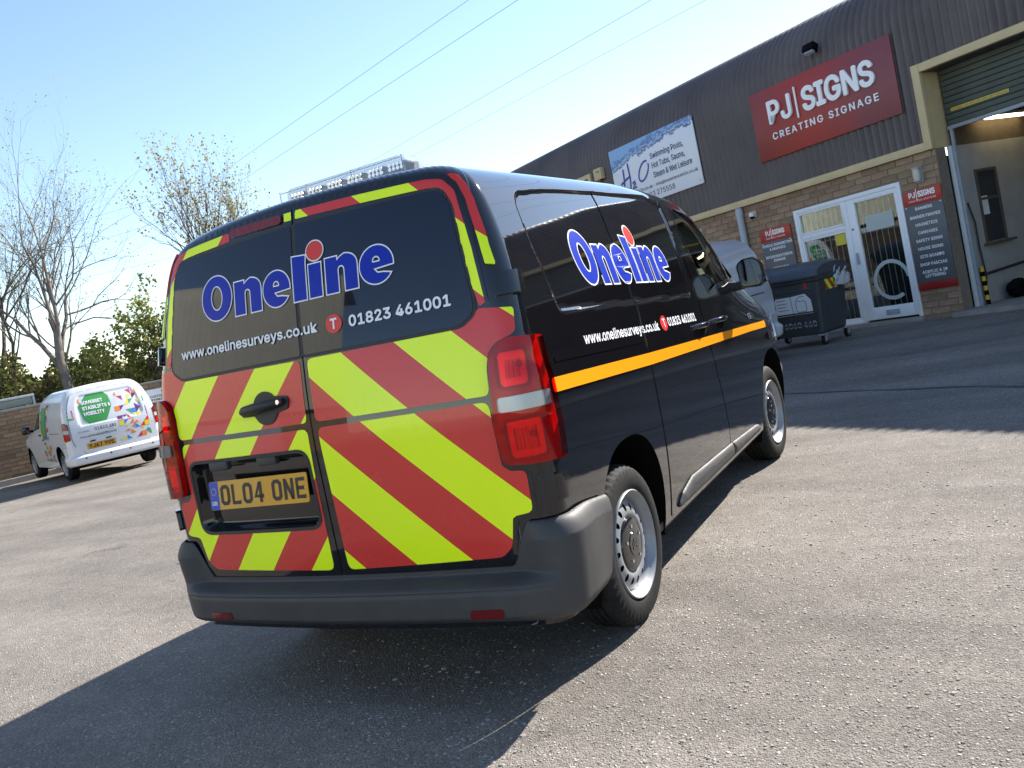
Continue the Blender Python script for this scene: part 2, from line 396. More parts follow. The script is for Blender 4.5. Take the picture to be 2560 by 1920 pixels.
def body_mesh(name, S, us, v0, dv, hole, mat, parent, front_y):
    """both halves of the shell as one skin; hole(X)->negative inside openings"""
    vs = np.append(np.arange(v0, S.VMAX, dv), S.VMAX)
    def f(U, V):
        return -hole(S.P(U.ravel(), V.ravel())).reshape(U.shape)
    P, F = clip_grid(us, vs, f); X, n = on_surface(S.P, P)
    X2 = X*np.array([-1, 1, 1]); n2 = n*np.array([-1, 1, 1]); N = len(X)
    # front cap
    vsn = np.linspace(v0, S.VMAX, 40); E = S.P(np.full(40, us[-1]), vsn); cap = []; cf = []
    base = 2*N
    for k in range(9):
        q = E.copy(); q[:, 0] *= 1-k/4; q[:, 1] += .05*(1-(1-k/4)**2); cap.append(q)
    cap = np.concatenate(cap)
    for k in range(8):
        for j in range(39): a = base+k*40+j; cf.append((a, a+40, a+41, a+1))
    cn = np.tile(np.array([0, 1., 0.05]), (len(cap), 1))
    return mk(name, np.concatenate([X, X2, cap]), list(F)+[tuple(i+N for i in q[::-1]) for q in F]+cf, mat, parent, normals=np.concatenate([n, n2, cn]))
def superell(y, z, cy, cz, a, b, p): return (np.abs((y-cy)/a)**p+np.abs((z-cz)/b)**p)**(1/p)-1

# ------------------------------------------------------------------ wheels
def wheel_meshes(pre, r_t, r_rim, cap_r, nholes, rim_mat, width=.205):
    prof = [(r_rim-.006, -.03), (r_rim+.004, -.012), (r_rim+.02, -.003), (r_rim+(r_t-r_rim)*.45, 0.), (r_rim+(r_t-r_rim)*.78, -.008), (r_t-.012, -.02), (r_t-.003, -.034), (r_t, -.046)]
    for g in (.075, .103, .131): prof += [(r_t, -g+.006), (r_t-.009, -g+.004), (r_t-.009, -g-.004), (r_t, -g-.006)]
    prof += [(r_t, -width+.046), (r_t-.003, -width+.034), (r_t-.012, -width+.02), (r_rim+(r_t-r_rim)*.78, -width+.008), (r_rim+.02, -width), (r_rim-.006, -width+.02)]
    n = 144; mb = MB(); m = len(prof)
    for k in range(n):
        th = 2*math.pi*k/n
        for j, (r, a) in enumerate(prof):
            rr = r-(.006 if (k % 3 == 0 and 5 <= j <= 7) or (k % 3 == 1 and m-6 <= j <= m-4) else 0)
            mb.v.append((a, rr*math.cos(th), rr*math.sin(th)))
    for k in range(n):
        for j in range(m-1): mb.f.append((k*m+j, k*m+j+1, ((k+1) % n)*m+j+1, ((k+1) % n)*m+j))
    tyre = mb
    q = r_rim
    barrel = MB().lathe([(q+.002, -.02), (q+.004, -.006), (q, -.001), (q-.006, -.004), (q-.012, -.018), (q-.02, -.026), (q-.028, -.045), (q-.03, -.085), (q-.02, -.16), (q, -.19)], n=72)
    def dish(th, r):
        t = np.clip((r-cap_r)/(q-.03-cap_r), 0, 1); a = -.020-.012*(1-t)**6-.030*t**2.2
        return np.stack([a, r*np.cos(th), r*np.sin(th)], -1)
    def holes(th, r):
        k = 2*math.pi/nholes; tt = (th/k-np.round(th/k))*k*(cap_r+.53*(q-.03-cap_r)); rr = r-(cap_r+.53*(q-.03-cap_r))
        return .0125-np.hypot(tt*1.05, rr*.74)
    P, F = clip_grid(np.linspace(0, 2*math.pi, 241), np.linspace(.03, q-.026, 24), holes); X, nn = on_surface(dish, P)
    disc = (X, [f[::-1] for f in F], -nn)
    if disc[2][:, 0].mean() < 0: disc = (X, F, nn)
    cap = MB().lathe([(0, .0), (cap_r*.42, .0), (cap_r*.45, -.004), (cap_r*.8, -.006), (cap_r*.96, -.010), (cap_r, -.016), (cap_r, -.03)], c=(-.012, 0, 0), n=48)
    back = MB().lathe([(0, -.12), (q-.02, -.12)], n=32)
    return dict(tyre=tyre, barrel=barrel, disc=disc, cap=cap, back=back, cap_r=cap_r)
def put_wheel(D, parent, loc, left, rim_mat, cap_mat, shared, yaw=0., emblem=True):
    w = bpy.data.objects.new('wheel', None); link(w, parent); w.empty_display_size = .1
    w.location = loc; w.rotation_euler = (random.uniform(0, 6.28) if False else 0, 0, (math.pi if left else 0)+yaw)
    if 'me' not in shared:
        o = []
        o.append(D['tyre'].build('tyre', 'tyre', w, smooth=35)); o.append(D['barrel'].build('rim', rim_mat, w, smooth=50))
        X, F, n = D['disc']; o.append(mk('wheel_disc', X, F, rim_mat, w, normals=n)); o.append(D['cap'].build('hub_cap', cap_mat, w, smooth=40)); o.append(D['back'].build('brake_back', 'gap', w))
        c = D['cap_r']; b0 = MB().tube([(-.026, 0, 0), (-.012, 0, 0)], .008, 6).build('wheel_bolt', 'chrome', w, smooth=30); shared['bolt'] = b0.data; bpy.data.objects.remove(b0)
        if emblem:
            b = MB()
            for dz in (0, .017):
                for sg in (-1, 1): b.add([(-.010, 0, .006+dz-.012), (-.010, 0, .018+dz-.012), (-.010, sg*.026, -.002+dz-.012), (-.010, sg*.026, -.014+dz-.012)], [(0, 1, 2, 3)])
            o.append(b.build('emblem', 'grey_plastic', w))
        shared['me'] = [(x.name.split('.')[0], x.data) for x in o]
    else:
        for nm, me in shared['me']: link(bpy.data.objects.new(nm, me), w)
    for k in range(5):
        th = 2*math.pi*(k+.25)/5; bo = link(bpy.data.objects.new('wheel_bolt', shared['bolt']), w); bo.location = (0, .66*D['cap_r']*math.cos(th), .66*D['cap_r']*math.sin(th))
    return w

# ------------------------------------------------------------------ the black van
van = thing('panel_van', 'black panel van with red and lime chevrons on its rear doors', 'van')
REC = rpoly([(.455, 1.335), (.43, 1.60), (.47, 1.83), (.80, 1.855), (1.38, 1.866), (2.12, 1.858), (2.29, 1.80), (2.195, 1.55), (2.165, 1.262)], [.05, .1, .20, .1, 0, .06, .05, .1, .06], 10)
def rec_depth(y, z): return .011*sstep(-sdpoly(y, z, REC)/.03)
def Wb(z):
    z = np.asarray(z, float); return np.where(z < .75, .938-.21*np.maximum(.75-z, 0)**2, .938-.122*np.maximum(z-.75, 0)**2.78)-.004*np.exp(-((z-1.20)/.035)**2)
def base_b(z):
    z = np.asarray(z, float); return .025+.135*(np.maximum(z-1, 0)/.85)**1.5+.02*np.maximum(.6-z, 0)
SV = Sweep(Wb, 1.76, (.54, 1.960), (-1, .05), .145, .165, .020, base_b, .035, .085, .042,
           [(-1, 1.98), (1.9, 1.98), (2.2, 1.965), (2.46, 1.945), (2.8, 1.905), (3.03, 1.79), (3.27, 1.61), (3.45, 1.49), (3.8, 1.32), (4.15, 1.17), (4.4, 1.04), (4.6, .88), (6, .88)], .84,
           lambda y: 1-.10*np.clip((y-3.75)/.7, 0, 2)**2, rec_depth)
ARY, AFY, AZ = .815, 3.735, .335
DWIN = rpoly([(2.50, 1.262), (2.415, 1.38), (2.365, 1.52), (2.36, 1.66), (2.41, 1.775), (2.50, 1.79), (2.74, 1.755), (2.86, 1.69), (2.97, 1.59), (3.06, 1.50), (3.08, 1.32), (2.68, 1.298)], [.03, .05, .1, .1, .05, .05, .1, .1, .1, .03, .02, .05])
QWIN = rpoly([(3.11, 1.465), (3.33, 1.325), (3.12, 1.318)], .012)
PREC = rrect(-.742, -.048, .700, 1.008, .055)
def hole_b(X):
    x, y, z = X[:, 0], X[:, 1], X[:, 2]
    h = np.minimum(superell(y, z, ARY, AZ, .385, .445, 2.4), superell(y, z, AFY, AZ, .395, .445, 2.4))
    h = np.where(x > .55, h, 9)
    w = np.minimum(sdpoly(y, z, DWIN), sdpoly(y, z, QWIN)); h = np.minimum(h, np.where((x > .45) & (y > 2.2), w, 9))
    ws = np.maximum(np.abs(x)-.60, np.maximum(2.87-y, y-3.58)); h = np.minimum(h, np.where(z > 1.2, ws, 9))
    pr = sdpoly(-np.abs(x), z, np.array(PREC)); h = np.minimum(h, np.where(y < .1, pr+.0, 9))
    return h
us_b = np.concatenate([np.arange(0, .78, .03), np.arange(.78, 1.06, .008), np.arange(1.06, 3.2, .012), np.arange(3.2, 5.42, .02)])
body = body_mesh('body_shell', SV, us_b, .285, .0125, hole_b, 'black_paint', van, 4.6)
# floor pan, wheel wells
fl = MB(); fl.bx(-.70, .70, .14, 4.3, .33, .40); fl.bx(-.86, .86, 1.28, 3.2, .29, .34)
fl.build('floor_pan', 'gap', van)
for cy in (ARY, AFY):
    for sg in (-1, 1):
        mb = MB(); n = 28; pts = []
        for k in range(n+1):
            th = math.pi*(k/n); c, s_ = math.cos(th), math.sin(th); pts.append((cy+.392*np.sign(c)*abs(c)**.83, AZ+.452*np.sign(s_)*abs(s_)**.83))
        pts = [(pts[0][0], .24)]+pts+[(pts[-1][0], .20)]; n += 2
        for (y, z) in pts: mb.v += [(sg*(float(Wb(z))-.006), y, z), (sg*.60, y, z)]
        mb.f += [(2*k, 2*k+1, 2*k+3, 2*k+2) for k in range(n)]; mb.f.append(tuple(2*k+1 for k in range(n+1)))
        mb.build('wheel_arch_liner', 'gap', van, smooth=40)
shw = {}; WD = wheel_meshes('b', .335, .2215, .113, 16, 'rim_steel')
for loc, lf, yw in (((.905, .80, .334), False, 0), ((-.905, .80, .334), True, 0), ((.905, 3.725, .334), False, R_(-2.5)), ((-.905, 3.725, .334), True, R_(-2.5))):
    put_wheel(WD, van, loc, lf, 'rim_steel', 'gloss_black', shw, yw)

# rear doors
DOOR = rpoly([(.006, 1.943), (.40, 1.936), (.63, 1.922), (.728, 1.882), (.762, 1.80), (.797, 1.55), (.815, 1.425), (.905, 1.405), (.905, 1.30), (.825, 1.285), (.79, 1.25), (.785, .862), (.872, .85), (.868, .678), (.79, .666), (.766, .56), (.72, .512), (.006, .512)], [.01, 0, .05, .05, .1, 0, .02, .02, .02, .03, .05, .02, .02, .02, .02, .04, .05, .01])
prm = [(-x, z) for x, z in PREC]
stripeR = stripe_mat('chevron_vinyl_right', .92, .858, .4405, LIME, RED, True)
stripeL = stripe_mat('chevron_vinyl_left', -1.1, .9345, .469, LIME, RED, True)
GLASS = rpoly([(.010, 1.366), (.70, 1.364), (.757, 1.40), (.755, 1.45), (.702, 1.785), (.668, 1.846), (.59, 1.853), (.010, 1.866)], [.006, .06, .05, .1, .06, .05, .03, .006])
UP = rpoly([(.018, 1.350), (.64, 1.352), (.715, 1.362), (.775, 1.410), (.893, 1.392), (.891, 1.307), (.825, 1.285), (.79, 1.255), (.777, 1.20), (.774, 1.11), (.022, 1.110)], [.02, .1, .06, .02, .004, .02, .03, .05, .05, .022, .022])
LO = rpoly([(.026, 1.087), (.765, 1.089), (.772, .862), (.80, .842), (.856, .838), (.853, .692), (.775, .682), (.752, .575), (.708, .540), (.036, .527)], [.025, .03, .02, .01, .02, .025, .012, .05, .05, .03])
FRM = rpoly([(.012, 1.922), (.272, 1.914), (.533, 1.902), (.61, 1.897), (.675, 1.884), (.722, 1.834), (.751, 1.715), (.772, 1.62), (.803, 1.425), (.779, 1.415), (.752, 1.52), (.735, 1.629), (.726, 1.70), (.709, 1.798), (.678, 1.850), (.622, 1.863), (.553, 1.868), (.328, 1.878), (.012, 1.889)], [0, 0, 0, .05, .05, .06, 0, 0, 0, 0, 0, 0, 0, .06, .06, .06, 0, 0, 0])
FRML = rpoly([(.352, 1.912), (.533, 1.903), (.61, 1.897), (.675, 1.884), (.722, 1.834), (.751, 1.715), (.772, 1.62), (.803, 1.425), (.779, 1.415), (.752, 1.52), (.735, 1.629), (.726, 1.70), (.709, 1.798), (.678, 1.850), (.622, 1.863), (.553, 1.868), (.352, 1.877)], [0, 0, .05, .05, .06, 0, 0, 0, 0, 0, 0, 0, .06, .06, .06, 0, 0])
PIL = rpoly([(.685, 1.902), (.728, 1.884), (.757, 1.843), (.779, 1.791), (.832, 1.606), (.848, 1.545), (.814, 1.555), (.798, 1.63), (.757, 1.794), (.729, 1.856)], [0, .04, .05, .1, 0, 0, 0, 0, .1, .05])
doors = {}
for lf in (False, True):
    mat = stripeL if lf else stripeR; k = dict(mirror=lf)
    dfun = (lambda a, b: np.maximum(sdpoly(a, b, DOOR), -sdpoly(a, b, prm))) if lf else DOOR
    d = patch('rear_door', SV.rear, (0, .92, .50, 1.95), .0125, dfun, 'black_paint_door', van, off=.004, thick=.012, **k); doors[lf] = d
    lfun = (lambda a, b: np.maximum(sdpoly(a, b, LO), -(sdpoly(a, b, prm)-.006))) if lf else LO
    patch('chevron_vinyl', SV.rear, (0, .91, 1.08, 1.43), .0125, UP, mat, d, off=.0055, **k)
    patch('chevron_vinyl', SV.rear, (0, .88, .51, 1.11), .0125, lfun, mat, d, off=.0055, **k)
    patch('frame_vinyl', SV.rear, (0, .84, 1.39, 1.94), .009, FRML if lf else FRM, mat, d, off=.0055, **k)
    patch('pillar_vinyl', SV.rear, (.64, .88, 1.52, 1.92), .007, PIL, mat, van, off=.010, thick=.006, **k)
    patch('rear_window', SV.rear, (0, .78, 1.35, 1.88), .0125, GLASS, 'privacy_glass', d, off=.009, thick=.006, **k)
    sl = [(a*1.0, b) for a, b in GLASS]
    patch('window_seal', SV.rear, (0, .80, 1.34, 1.90), .0125, lambda a, b: np.maximum(sdpoly(a, b, GLASS)-.012, -(sdpoly(a, b, GLASS)+.003)), 'black_plastic', d, off=.0065, **k)
patch('frame_vinyl', SV.rear, (0, .06, 1.88, 1.93), .004, [(.008, 1.889), (.045, 1.889), (.045, 1.921), (.008, 1.921)], stripeL, doors[True], off=.0055, mirror=True)
# high brake light
bl_ = patch('brake_light', SV.rear, (.03, .36, 1.88, 1.94), .005, rrect(.056, .342, 1.886, 1.921, .016), 'dark_red', doors[True], off=.012, thick=.01, mirror=True)
for k in range(6): patch('brake_led', SV.rear, (.03, .36, 1.88, 1.94), .004, ellipse(.09+.046*k, 1.9035,   .016, .010, 14), M('led_red', (.25, .01, .01), .2), bl_, off=.0125, mirror=True)
# plate tray, plate
def tray_off(a, b): return .008-.052*sstep(-sdpoly(a, b, prm)/.032)
patch('plate_recess', SV.rear, (.03, .77, .68, 1.03), .008, prm, 'gloss_black', van, off=tray_off, mirror=True)
patch('recess_rim', SV.rear, (.03, .77, .68, 1.03), .008, lambda a, b: np.abs(sdpoly(a, b, prm))-.007, 'black_plastic', doors[True], off=.0075, mirror=True)
for xx in (-.55, -.28): MB().box((xx, .045, .985), (.105, .03, .04)).build('plate_lamp', 'grey_plastic', van, bevel=.008)
PLX0, PLX1, PLZ0, PLZ1, PLY = -.612, -.074, .808, .924, .003
tilt = .13
def plate_map(a, b, h): return np.stack([PLX0+a*(PLX1-PLX0)/.52, PLY+.02+(b-.0555)*tilt-.006-h+0*a, PLZ0+.0+b*(PLZ1-PLZ0)/.111], -1)
pl = decal('number_plate', fill2d([rrect(0, .52, 0, .111, .01)]), plate_map, 'amber_plate', van, depth=.004)
def plm(h): return lambda a, b, hh: plate_map(a, b, h+hh)
decal('blue_band', fill2d([rpoly([(.001, .001), (.05, .001), (.05, .11), (.001, .11)], [.009, 0, 0, .009])]), plm(.0048), 'plate_blue', pl)
decal('country_letters', shift(text2d('GB', .016, .03, bold=.03), .010, .018), plm(.0054), 'white_vinyl', pl)
decal('star_ring', merge(*[(np.array(ellipse(.025+.013*math.cos(t), .072+.013*math.sin(t), .002, .002, 6)), [tuple(range(6))]) for t in np.arange(12)*math.pi/6]), plm(.0054), 'gold', pl)
def strokes(paths, w):
    """thick polylines with mitred joints -> list of loops"""
    V = []; F = []; n = 0
    for path in paths:
        closed = path[0] == path[-1] and len(path) > 2; p = [np.array(q, float) for q in (path[:-1] if closed else path)]; N = len(p); L = []; Rr = []
        for i in range(N):
            a = p[i]-p[i-1] if (i > 0 or closed) else None; b = p[(i+1) % N]-p[i] if (i < N-1 or closed) else None
            if a is None: a = b
            if b is None: b = a
            a = a/np.linalg.norm(a); b = b/np.linalg.norm(b); na = np.array([-a[1], a[0]]); nb = np.array([-b[1], b[0]]); m = na+nb; m = m/(m@m)*2*w
            if np.linalg.norm(m) > w*1.2: m = m/np.linalg.norm(m)*w*1.2
            L.append(p[i]+m); Rr.append(p[i]-m)
        for q in L+Rr: V.append(q)
        for i in range(N if closed else N-1): j = (i+1) % N; F.append((n+N+i, n+N+j, n+j, n+i))
        n += 2*N
    return np.array(V), F
GL = {'O': [[(.007, .016), (.007, .063), (.016, .072), (.034, .072), (.043, .063), (.043, .016), (.034, .007), (.016, .007), (.007, .016)]],
      'L': [[(.007, .079), (.007, .007), (.048, .007)]], '4': [[(.034, 0), (.034, .079)], [(.032, .076), (.006, .024), (.05, .024)]],
      'N': [[(.007, 0), (.007, .079)], [(.043, 0), (.043, .079)], [(.008, .074), (.042, .005)]], 'E': [[(.046, .072), (.007, .072), (.007, .007), (.047, .007)], [(.007, .04), (.042, .04)]],
      'W': [[(.003, .079), (.014, .003), (.025, .060), (.036, .003), (.047, .079)]], 'J': [[(.043, .079), (.043, .016), (.034, .007), (.016, .007), (.007, .016), (.007, .026)]],
      '6': [[(.040, .074), (.014, .05), (.007, .036), (.007, .016), (.016, .007), (.034, .007), (.043, .016), (.043, .034), (.034, .043), (.01, .043)]],
      '7': [[(.004, .072), (.044, .072), (.02, 0)]], 'V': [[(.003, .079), (.025, .003), (.047, .079)]],
      'S': [[(.043, .062), (.034, .072), (.016, .072), (.007, .062), (.009, .05), (.041, .03), (.043, .017), (.034, .007), (.016, .007), (.007, .017)]]}
def plate_text(s, x0, w=.0145):
    out = []; x = x0
    for c in s:
        if c == ' ': x += .033; continue
        v, f = strokes(GL[{'0': 'O'}.get(c, c)], w/2); out.append((v+np.array([x, .016]), f)); x += .061
    return merge(*out)
decal('plate_characters', plate_text('OL04 ONE', .062), plm(.0054), 'plate_black', pl)
for c in (.056, .508): decal('plate_screw', (np.array(ellipse(c, .055, .004, .004, 10)), [tuple(range(10))]), plm(.0056), 'gold', pl)
# rear handle
hd = patch('door_handle', SV.rear, (.07, .39, 1.10, 1.28), .006, lambda a, b: np.minimum(np.hypot(a-.222, (b-1.19))-.066, sdpoly(a, b, rpoly([(.092, 1.225), (.10, 1.178), (.16, 1.165), (.35, 1.165), (.368, 1.185), (.35, 1.207), (.30, 1.212), (.16, 1.232)], .02))), 'black_plastic', doors[True], off=.011, thick=.01, mirror=True)
def hmap(a, b, o): return on_surface(SV.rear, np.array([[a, b]]), o)[0][0]*np.array([-1, 1, 1])
MB().tube([hmap(.345, 1.187, .018), hmap(.32, 1.190, .03), hmap(.24, 1.196, .04), hmap(.16, 1.203, .036), hmap(.115, 1.207, .02)], [.013, .019, .021, .019, .013], 14).build('grip', 'black_plastic', hd, smooth=50)
MB().tube([hmap(.125, 1.205, .03), hmap(.125, 1.205, .042)], .009, 16).build('lock', 'chrome', hd, smooth=40)
# lettering on the rear doors
def rear_map(off):
    def f(a, b, h):
        P = np.stack([np.abs(a), b], 1); X, n = on_surface(SV.rear, P, 0.); X = X+n*(off+h+0*a)[:, None]; X[:, 0] *= np.sign(a+1e-9); return X
    return f
def glyphs():
    h = .134; b0 = 1.571; L = []
    L += [ellipse(-.436, 1.660, .088, .089, 44), ellipse(-.436, 1.660, .035, .050, 30)]
    def n_(x0, w):
        sw = .057; p = [(0, 0), (0, h*.985), (sw*.96, h*.985), (sw*.96, h*.86), (sw*1.25, h*.95), (w*.62, h*1.01)]
        p += [(w*(.62+.38*math.sin(t)), h*(.70+.31*math.cos(t))) for t in np.linspace(.15, math.pi/2, 7)]
        p += [(w, 0), (w-sw, 0), (w-sw, h*.60)]+[(w*.5+(w/2-sw)*math.cos(t), h*.60+h*.12*math.sin(t)) for t in np.linspace(.3, math.pi-.3, 6)]+[(sw, h*.60), (sw, 0)]
        return [[(x0+a, b0+b) for a, b in p]]
    def e_(x0, w):
        c = (w/2, h*.5); rx, ry = w/2, h*.515
        p = [(c[0]+rx*math.cos(t), c[1]+ry*math.sin(t)) for t in np.linspace(-.12, 2*math.pi-.62, 40)]
        p += [(w*.70, h*.25), (w*.52, h*.265), (w*.405, h*.40)]
        eye = [(w*.395, h*.565)]+[(w*.5+w*.12*math.cos(t), h*.60+h*.135*math.sin(t)) for t in np.linspace(math.pi, 0, 10)]+[(w*.61, h*.565)]
        return [[(x0+a, b0+b) for a, b in p], [(x0+a, b0+b) for a, b in eye]]
    L += n_(-.329, .147)+e_(-.168, .140)+[[(-.009, b0), (.054, b0)]+[(.054, b0+.034*k) for k in (1, 2, 3, 4)]+[(.0575, 1.737), (-.009, 1.742)]+[(-.009, b0+.034*k) for k in (4, 3, 2, 1)]]+[[(.071, b0), (.131, b0)]+[(.131, b0+.0315*k) for k in (1, 2, 3, 4)]+[(.071, b0+.0315*k) for k in (4, 3, 2, 1)]]+n_(.153, .146)+e_(.312, .146)
    return L
def flat(map_, off, x): return map_(off)
GLY = glyphs(); BALL = [ellipse(.106, 1.746, .040, .036, 32)]
decal('lettering_outline', merge(fill2d(GLY, .0050), fill2d(BALL, .0050)), rear_map(.0125), 'white_vinyl', van)
decal('lettering', fill2d(GLY), rear_map(.0135), 'blue_vinyl', van); decal('lettering_ball', fill2d(BALL), rear_map(.0142), 'ball_red', van)
decal('web_address', shift(text2d('www.onelinesurveys.co.uk', .040, .775, bold=.04), -.684, 1.441), rear_map(.0125), 'white_vinyl', van)
decal('phone_disc', fill2d([ellipse(.170, 1.459, .038, .035)]), rear_map(.0122), 'ball_red', van)
decal('phone_letter', shift(text2d('T', .040, .032, bold=.045), .154, 1.439), rear_map(.0130), 'white_vinyl', van)
decal('phone_number', shift(text2d('01823 461001', .041, .435, bold=.05), .241, 1.436), rear_map(.0125), 'white_vinyl', van)

# tail lamps, hinges
LAMP = rpoly([(.790, .868), (1.015, .852), (1.032, .97), (1.022, 1.12), (.987, 1.278), (.85, 1.292), (.798, 1.245), (.780, 1.0)], [.03, .02, 0, 0, .02, .05, .05, 0])
for lf in (False, True):
    k = dict(mirror=lf)
    patch('lamp_surround', SV.P, (.74, 1.06, .82, 1.33), .008, lambda a, b: sdpoly(a, b, LAMP)-.012, 'gloss_black', van, off=.004, thick=.006, **k)
    tl = patch('tail_lamp', SV.P, (.76, 1.05, .84, 1.31), .008, LAMP, 'lamp_base', van, off=.008, thick=.008, **k)
    patch('lamp_cover', SV.P, (.76, 1.05, .84, 1.31), .008, LAMP, 'red_glass', tl, off=.030, thick=.024, **k)
    for (a0, a1, z0, z1) in ((.816, .918, 1.125, 1.250), (.812, .942, .880, 1.016)):
        rr = rrect(a0, a1, z0, z1, .022)
        patch('lamp_bowl', SV.P, (a0-.02, a1+.02, z0-.02, z1+.02), .004, rr, 'red_bowl', tl, off=(lambda rr: lambda a, b: .0105+.0025*np.sin(a*520)*(sdpoly(a, b, rr) < -.03))(rr), **k)
        patch('lamp_ring', SV.P, (a0-.02, a1+.02, z0-.02, z1+.02), .003, (lambda rr: lambda a, b: np.abs(sdpoly(a, b, rr))-.0045)(rr), 'red_lamp', tl, off=.020, thick=.012, **k)
        c = on_surface(SV.P, np.array([[(a0+a1)/2+.022, (z0+z1)/2+.012]]), .016)[0][0]; c[0] *= -1 if lf else 1
        MB().lathe([(0, -.012), (.008, -.01), (.0125, 0), (.008, .01), (0, .012)], c, 'y', 12).build('bulb', 'ball_red', tl, smooth=60)
    rv = patch('reversing_lamp', SV.P, (.79, .99, 1.03, 1.11), .004, rrect(.810, .968, 1.046, 1.096, .012), M('reverse_grey', (.42, .43, .46), .25, metal=.6), tl, off=.032, thick=.004, **k)
    patch('reversing_lens', SV.P, (.79, .99, 1.03, 1.11), .005, rrect(.810, .968, 1.046, 1.096, .012), 'lens_clear', tl, off=.037, thick=.006, **k)
    for z0, z1, a0, a1 in ((1.437, 1.515, .832, .955), (.716, .805, .886, 1.006)):
        patch('door_hinge', SV.P, (a0-.02, a1+.02, z0-.02, z1+.02), .005, rrect(a0, a1, z0, z1, .012), 'gloss_black', van, off=.022, thick=.024, **k)

# bumper
def bump_top(u): return .505+.158*sstep((np.abs(u)-.735)/.10)-.03*sstep((np.abs(u)-1.05)/.35)
def bump_fun(a, b): return np.maximum(np.maximum(b-bump_top(a), .318-b), a-(1.325-.6*(np.abs(.62-b))*.62))
def bump_off(a, b):
    k = sstep((np.abs(a)-.76)/.16); t = bump_top(a)
    mid_ = np.maximum(.085*sstep((b-.285)/.07)*(1-sstep((b-.448)/.05)), .006)-.006*np.exp(-((b-.446)/.008)**2)
    cor = (.012+.045*np.sqrt(np.clip((t-b)/.06, 0, 1))*(1-.35*sstep((np.abs(a)-1.0)/.25)))*(.45+.55*sstep((b-.285)/.08))
    return mid_*(1-k)+cor*k
for lf in (False, True):
    patch('rear_bumper', SV.P, (0, 1.35, .29, .68), .0075, bump_fun, 'grey_plastic', van, off=bump_off, thick=.02, mirror=lf)
    patch('bumper_reflector', SV.P, (.5, .8, .34, .40), .005, rrect(.578, .706, .348, .382, .01), 'dark_red', van, off=lambda a, b: bump_off(a, b)+.003, mirror=lf)

# side doors, trims, stripe
SLIDE = rpoly([(1.285, .30), (1.275, .8), (1.28, 1.2), (1.30, 1.65), (1.36, 1.862), (2.10, 1.868), (2.275, 1.818), (2.212, 1.65), (2.235, 1.30), (2.25, 1.05), (2.33, .70), (2.40, .48), (2.425, .30)], [.01, 0, 0, .1, .03, .05, .04, .1, 0, .1, .1, 0, .01])
FDOOR = rpoly([(2.435, .30), (2.41, .48), (2.34, .71), (2.26, 1.06), (2.247, 1.28), (2.222, 1.62), (2.30, 1.83), (2.50, 1.845), (2.76, 1.81), (2.95, 1.70), (3.12, 1.56), (3.36, 1.38), (3.42, 1.24), (3.40, 1.0), (3.36, .62), (3.30, .30)], [.01, 0, .1, .1, 0, .1, .05, .06, .1, .1, .1, .05, .06, .1, .1, .01])
archR = lambda a, b: -superell(a, b, ARY, AZ, .392, .452, 2.4)*.4; archF = lambda a, b: -superell(a, b, AFY, AZ, .402, .452, 2.4)*.4
STR = [(.228, 1.122), (1.277, 1.075), (3.311, .999), (3.735, .982), (3.735, .936), (3.281, .956), (1.274, 1.021), (.230, 1.070)]
